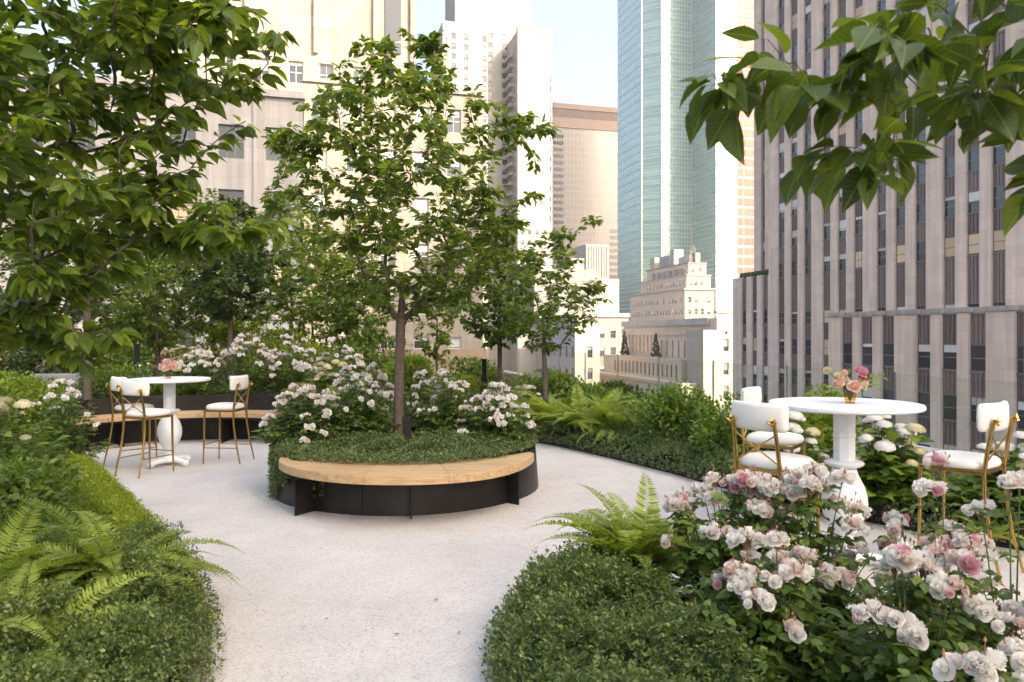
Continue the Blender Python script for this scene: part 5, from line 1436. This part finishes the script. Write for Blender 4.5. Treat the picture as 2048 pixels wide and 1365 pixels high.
# round planter roses
rose_shrub('white rose shrub at the left rim of the round planter', (-1.98, 7.36, 0.38), 0.55, 0.5, 0.62, 87, 10, 0.044, 46, 6, 0.030, WH, 201, fr=(1, 0))
rose_shrub('white rose shrub left of the trunk in the round planter, in front', (-1.5, 7.5, 0.42), 0.42, 0.4, 0.62, 75, 10, 0.044, 18, 5, 0.028, WH, 202)
rose_shrub('tall white rose shrub behind and left of the trunk in the round planter', (-1.62, 8.05, 0.40), 0.55, 0.42, 0.78, 75, 9, 0.044, 40, 7, 0.030, WH, 203)
rose_shrub('white rose shrub just right of the trunk in the round planter', (-0.68, 7.75, 0.42), 0.42, 0.4, 0.66, 70, 10, 0.044, 17, 5, 0.028, WH, 204)
rose_shrub('white rose shrub spilling over the right rim of the round planter', (-0.18, 7.45, 0.38), 0.44, 0.5, 0.60, 82, 10, 0.044, 40, 6, 0.030, WH, 205)
rose_shrub('white rose shrub at the back of the round planter behind the trunk', (-0.95, 8.35, 0.38), 0.5, 0.35, 0.72, 57, 9, 0.044, 22, 6, 0.028, WH, 206)
# rear roses above the curved wall
for i, (x, y, rx, h, cl, lab) in enumerate([(-5.0, 12.0, 0.5, 0.78, 18, 'white rose shrub above the curved wall, leftmost of the rear roses'), (-4.35, 12.3, 0.62, 1.0, 32, 'white rose shrub above the curved wall, second from the left'),
                                       (-3.65, 12.5, 0.62, 1.0, 32, 'white rose shrub above the curved wall, third from the left'), (-3.0, 12.8, 0.6, 0.97, 26, 'white rose shrub above the curved wall, rightmost of the rear roses')]):
    rose_shrub(lab, (x, y, 0.44), rx, 0.5, h, 74, 9, 0.045, int(cl * 1.15), 8, 0.037, WH, 210 + i, T=T_LO, spread=1.05)
rose_shrub('loose white rose shrub at far left beside the curved bench', (-5.2, 8.75, -0.05), 0.52, 0.45, 0.98, 56, 11, 0.046, 15, 6, 0.034, [('white', 1)], 216)
# front right roses, near the camera
rose_shrub('pink and white rose shrub beside the yellow-green fern in the front right bed', (1.05, 3.62, 0.05), 0.44, 0.36, 0.80, 60, 12, 0.043, 26, 9, 0.030, MX, 220, 'hi', T=T_HI)
rose_shrub('pink and white rose shrub in front of the right table pedestal', (1.36, 3.42, 0.05), 0.34, 0.30, 0.90, 44, 11, 0.043, 24, 9, 0.030, MX, 221, 'hi', T=T_HI)
rose_shrub('pink and white rose shrub right of the right table pedestal', (1.93, 3.35, 0.05), 0.28, 0.26, 0.90, 20, 8, 0.043, 14, 9, 0.030, MX, 226, 'hi', T=T_HI)
rose_shrub('open airy rose shrub with bare dark stems at the right edge', (1.88, 2.82, 0.05), 0.36, 0.32, 0.90, 20, 7, 0.045, 14, 9, 0.031, MX, 222, 'hi', T=T_HI, start=0.35, spread=1.1)
rose_shrub('pink and white rose shrub low at the bottom right of the picture', (1.5, 2.75, 0.05), 0.5, 0.36, 0.66, 60, 12, 0.046, 18, 8, 0.032, MX, 223, 'hi', T=T_HI)
rose_shrub('cream rose shrub cut by the right edge, nearest to us', (1.38, 2.12, 0.05), 0.32, 0.26, 0.66, 22, 7, 0.046, 10, 5, 0.034, MX, 224, 'hi', T=T_HI, start=0.4)
rose_shrub('rose shrub growing through the right side of the box mound', (0.98, 2.95, 0.05), 0.42, 0.36, 0.62, 56, 12, 0.046, 13, 8, 0.031, MX, 225, 'hi', T=T_HI)

# hydrangeas
hydrangea('pale hydrangea behind the right table, left of its column', (2.35, 6.55, 0.08), 0.5, 0.45, 0.70, 64, 24, 0.115, ['white', 'cream', 'white'], 230, nodes=8)
hydrangea('pale hydrangea behind the right table, right of its column', (3.05, 6.1, 0.08), 0.5, 0.45, 0.70, 66, 24, 0.115, ['white', 'cream'], 231, nodes=8)
hydrangea('pale hydrangea behind the chair nearest the right edge', (3.75, 5.6, 0.08), 0.5, 0.45, 0.66, 66, 22, 0.115, ['white', 'white', 'cream'], 232, nodes=8)
hydrangea('pale hydrangea under the glass guard at the right edge', (4.35, 5.55, 0.08), 0.45, 0.45, 0.62, 58, 16, 0.115, ['white'], 233, nodes=8)
hydrangea('leafy hydrangea with few cream heads at the left edge', (-4.55, 6.75, 0.0), 0.62, 0.6, 0.86, 70, 9, 0.095, ['cream', 'green'], 234, m='leaf_mid', wr=0.3, nodes=9)
hydrangea('greenish hydrangea between the curved wall roses and the round planter', (-2.75, 11.4, 0.44), 0.6, 0.45, 0.66, 46, 22, 0.10, ['green', 'cream'], 235)
hydrangea('flat-topped greenish hydrangea behind the left bouquet', (-5.75, 13.1, 0.44), 0.6, 0.4, 0.85, 40, 18, 0.10, ['green'], 236)
hydrangea('white hydrangea row at the foot of the small open tree', (0.15, 12.4, 0.1), 0.7, 0.4, 0.62, 46, 24, 0.09, ['white', 'cream'], 237)
hydrangea('pale hydrangea in the back right corner of the left bed', (-5.6, 7.6, 0.0), 0.5, 0.5, 0.8, 50, 5, 0.095, ['cream'], 238, m='leaf_lime', wr=0.26, nodes=9)

# green shrubs
bush('rounded green shrub right of the bright ferns in the right-hand bed', (1.92, 9.0, 0.08), 0.5, 0.45, 0.78, 4000, 0.062, 'leaf_hydrangea', 240)
bush('green shrub beside the front left chair of the right table', (2.45, 8.05, 0.08), 0.5, 0.45, 0.74, 4000, 0.062, 'leaf_hydrangea', 241)
bush('loose yellow-green shrub behind the white chairs at right', (3.1, 7.7, 0.08), 0.45, 0.4, 0.85, 2600, 0.07, 'leaf_lime', 242)
bush('low green shrub behind the bright ferns in the right-hand bed', (1.35, 11.3, 0.08), 0.6, 0.45, 0.68, 3000, 0.06, 'leaf_hydrangea', 243)
bush('small green shrub at the roof edge between ferns and parapet', (2.3, 10.6, 0.08), 0.6, 0.4, 0.5, 2200, 0.06, 'leaf_dark', 244)
bush('clipped green hedge shrub behind the left end of the curved bench', (-6.15, 11.75, 0.44), 0.65, 0.4, 0.62, 4200, 0.05, 'leaf_mid', 245, lumps=30)
bush('clipped green hedge shrub behind the left table', (-5.3, 11.95, 0.44), 0.5, 0.3, 0.45, 3000, 0.05, 'leaf_mid', 246, lumps=26)
bush('bright green shrub at far left behind the loose white roses', (-6.35, 9.6, 0.0), 0.75, 0.6, 0.98, 4600, 0.06, 'leaf_lime', 247)
bush('dark green shrub low at the left edge above the ferns', (-4.0, 5.75, 0.0), 0.6, 0.55, 0.52, 3600, 0.06, 'leaf_mid', 248, T=T_MID)
bush('soft green grassy shrub right of the central trunk, far back', (-0.95, 12.6, 0.1), 0.6, 0.4, 0.72, 2800, 0.06, 'leaf_lime', 249)
bush('dark low shrub right of the central trunk, far back', (-0.35, 11.9, 0.1), 0.5, 0.35, 0.5, 2400, 0.05, 'leaf_dark', 250)
for i, (x, y, rx, h, lm, lab) in enumerate([(-8.6, 13.2, 1.0, 1.1, 'leaf_dark', 'dark shrub behind the stone planter at far left'), (-7.2, 13.4, 0.8, 1.0, 'leaf_mid', 'broad shrub behind the bare grey trunk'), (-4.5, 15.0, 1.0, 1.1, 'leaf_lime', 'pale green shrub behind the third rear rose shrub'),
                                           (-3.0, 15.2, 0.9, 1.15, 'leaf_mid', 'broad-leaved green shrub behind the rightmost rear rose shrub'), (-1.9, 14.6, 0.6, 1.0, 'leaf_lime', 'yellow-green shrub directly behind the central trunk'), (-6.0, 16.2, 1.2, 1.4, 'leaf_lime', 'tall yellow-green shrub behind the small dark tree'),
                                           (-9.5, 10.6, 1.0, 0.9, 'leaf_mid', 'green shrub beyond the stone planter at the left edge'), (-8.2, 16.6, 1.3, 1.5, 'leaf_mid', 'tall green shrub in the back row at left'), (-1.0, 16.2, 0.8, 0.9, 'leaf_mid', 'low green shrub under the slender pale tree'),
                                           (0.6, 14.5, 0.8, 0.7, 'leaf_mid', 'low green shrub behind the white hydrangea row'), (1.8, 14.2, 0.7, 0.5, 'leaf_dark', 'low dark shrub by the parapet behind the small open tree')]):
    bush(lab, (x, y, 0.42 if x < -1.95 else 0.08), rx, rx * 0.7, h, 3000, 0.085, lm, 260 + i, lumps=14)

bush('low green shrub directly in front of the stone planter rim', (-7.2, 11.2, 0.42), 0.55, 0.35, 0.42, 2200, 0.06, 'leaf_mid', 251)
# ferns
for i, (x, y, z, nfr, L, lab) in enumerate([
        (-2.05, 3.85, 0.24, 30, 0.66, 'fern on the left hedge whose fronds reach furthest over the gravel'), (-2.45, 3.45, 0.24, 28, 0.66, 'fern at the left edge in the middle of the left hedge'),
        (-1.95, 2.95, 0.2, 24, 0.55, 'fern low in the bottom left corner'), (-2.75, 4.2, 0.12, 22, 0.5, 'fern at the left edge behind the others on the hedge'), (-2.2, 4.25, 0.12, 18, 0.45, 'fern beside the yellow-green ground cover'),
        (-2.3, 3.1, 0.2, 20, 0.6, 'fern just above the bottom left corner fern'), (-2.75, 3.75, 0.24, 22, 0.66, 'fern at the left edge below the rearmost hedge ferns'), (-1.8, 3.5, 0.2, 14, 0.46, 'small fern on the right shoulder of the left hedge'),
        (0.66, 3.92, 0.26, 34, 0.62, 'yellow-green fern behind the box mound in the front right bed'), (0.95, 4.05, 0.18, 22, 0.58, 'fern behind the left pink roses in the front right bed'), (1.4, 3.9, 0.12, 18, 0.5, 'small fern below the front left chair of the right table'),
        (0.62, 10.9, 0.14, 22, 0.95, 'bright fern furthest back in the right-hand bed'), (1.0, 10.25, 0.14, 26, 1.0, 'large bright fern in the middle of the right-hand bed'), (1.4, 9.75, 0.14, 24, 0.9, 'bright fern at the front of the right-hand bed, nearest us'), (0.25, 11.6, 0.14, 18, 0.9, 'bright fern beside the round planter\'s right-hand roses, far back'),
        (-2.45, 11.2, 0.44, 14, 0.7, 'bright fern between rear roses and round planter'), (-3.0, 11.6, 0.44, 12, 0.65, 'bright fern under the rear roses'), (3.3, 5.2, 0.08, 10, 0.35, 'small fern in the bed below the chair nearest the right edge')]):
    fern(lab, (x, y, z), nfr, L, 300 + i, low=0.3 if x < -1.5 and y < 5 else 0.0)

# fallen leaves on the gravel
rng = np.random.default_rng(9)
for i, (px, py) in enumerate([(500, 1192), (612, 1258), (655, 1240), (430, 1145), (560, 1360), (735, 1265), (790, 1272), (640, 1100), (920, 1270), (700, 1040), (905, 1010), (868, 1203), (405, 1115), (340, 990)]):
    Y = CAMH * FPX / (py - HY); x = (px - CX) / FPX * Y
    m = MB(); tv, tf = T_MID; a = rng.random() * 6.28; L = 0.014 + 0.014 * rng.random()
    m.add([(L * (u * math.cos(a) - .3 * v * math.sin(a)), L * (u * math.sin(a) + .3 * v * math.cos(a)), 0.007 + abs(w) * L * .5) for u, v, w in tv], [tuple(f) for f in tf])
    o = m.build('fallen_leaf', 'fallen_leaf', loc=(x, Y, gz(x) + 0.004))
    tag(o, 'small dry fallen leaf on the gravel, ' + ('in the foreground between the two box hedges' if py > 1180 else 'near the crescent bench and left bed'), 'leaf', 'fallen leaves in the foreground' if py > 1180 else 'fallen leaves near the bench')

# crumbs of soil and bark along the foot of the planter and hedges
rng = np.random.default_rng(15); n = 900
a = R(170) + R(190) * rng.random(n); r = 1.30 + np.abs(rng.normal(size=n)) * 0.12
P1_ = np.stack([PC[0] + r * np.cos(a), PC[1] + r * np.sin(a)], -1)
E_ = np.array(LEFT_S + FR_S[:60]); k = rng.integers(len(E_), size=n); P2_ = E_[k] + rng.normal(size=(n, 2)) * 0.09
XY = np.concatenate([P1_, P2_]); n = len(XY)
P = np.stack([XY[:, 0], XY[:, 1], np.array([gz(x) for x in XY[:, 0]]) + 0.006], -1)
o = leaf_obj('soil_crumbs', None, P, np.stack([np.cos(P[:, 0] * 900), np.sin(P[:, 0] * 900), 0 * P[:, 0]], -1), np.tile([0.1, 0, 1.0], (n, 1)), 0.004 + 0.010 * rng.random(n) ** 2, 0.0025, T_LO, 'soil', rng)
tag(o, 'dark crumbs of soil and bark along the foot of planter and hedges', kind='stuff')
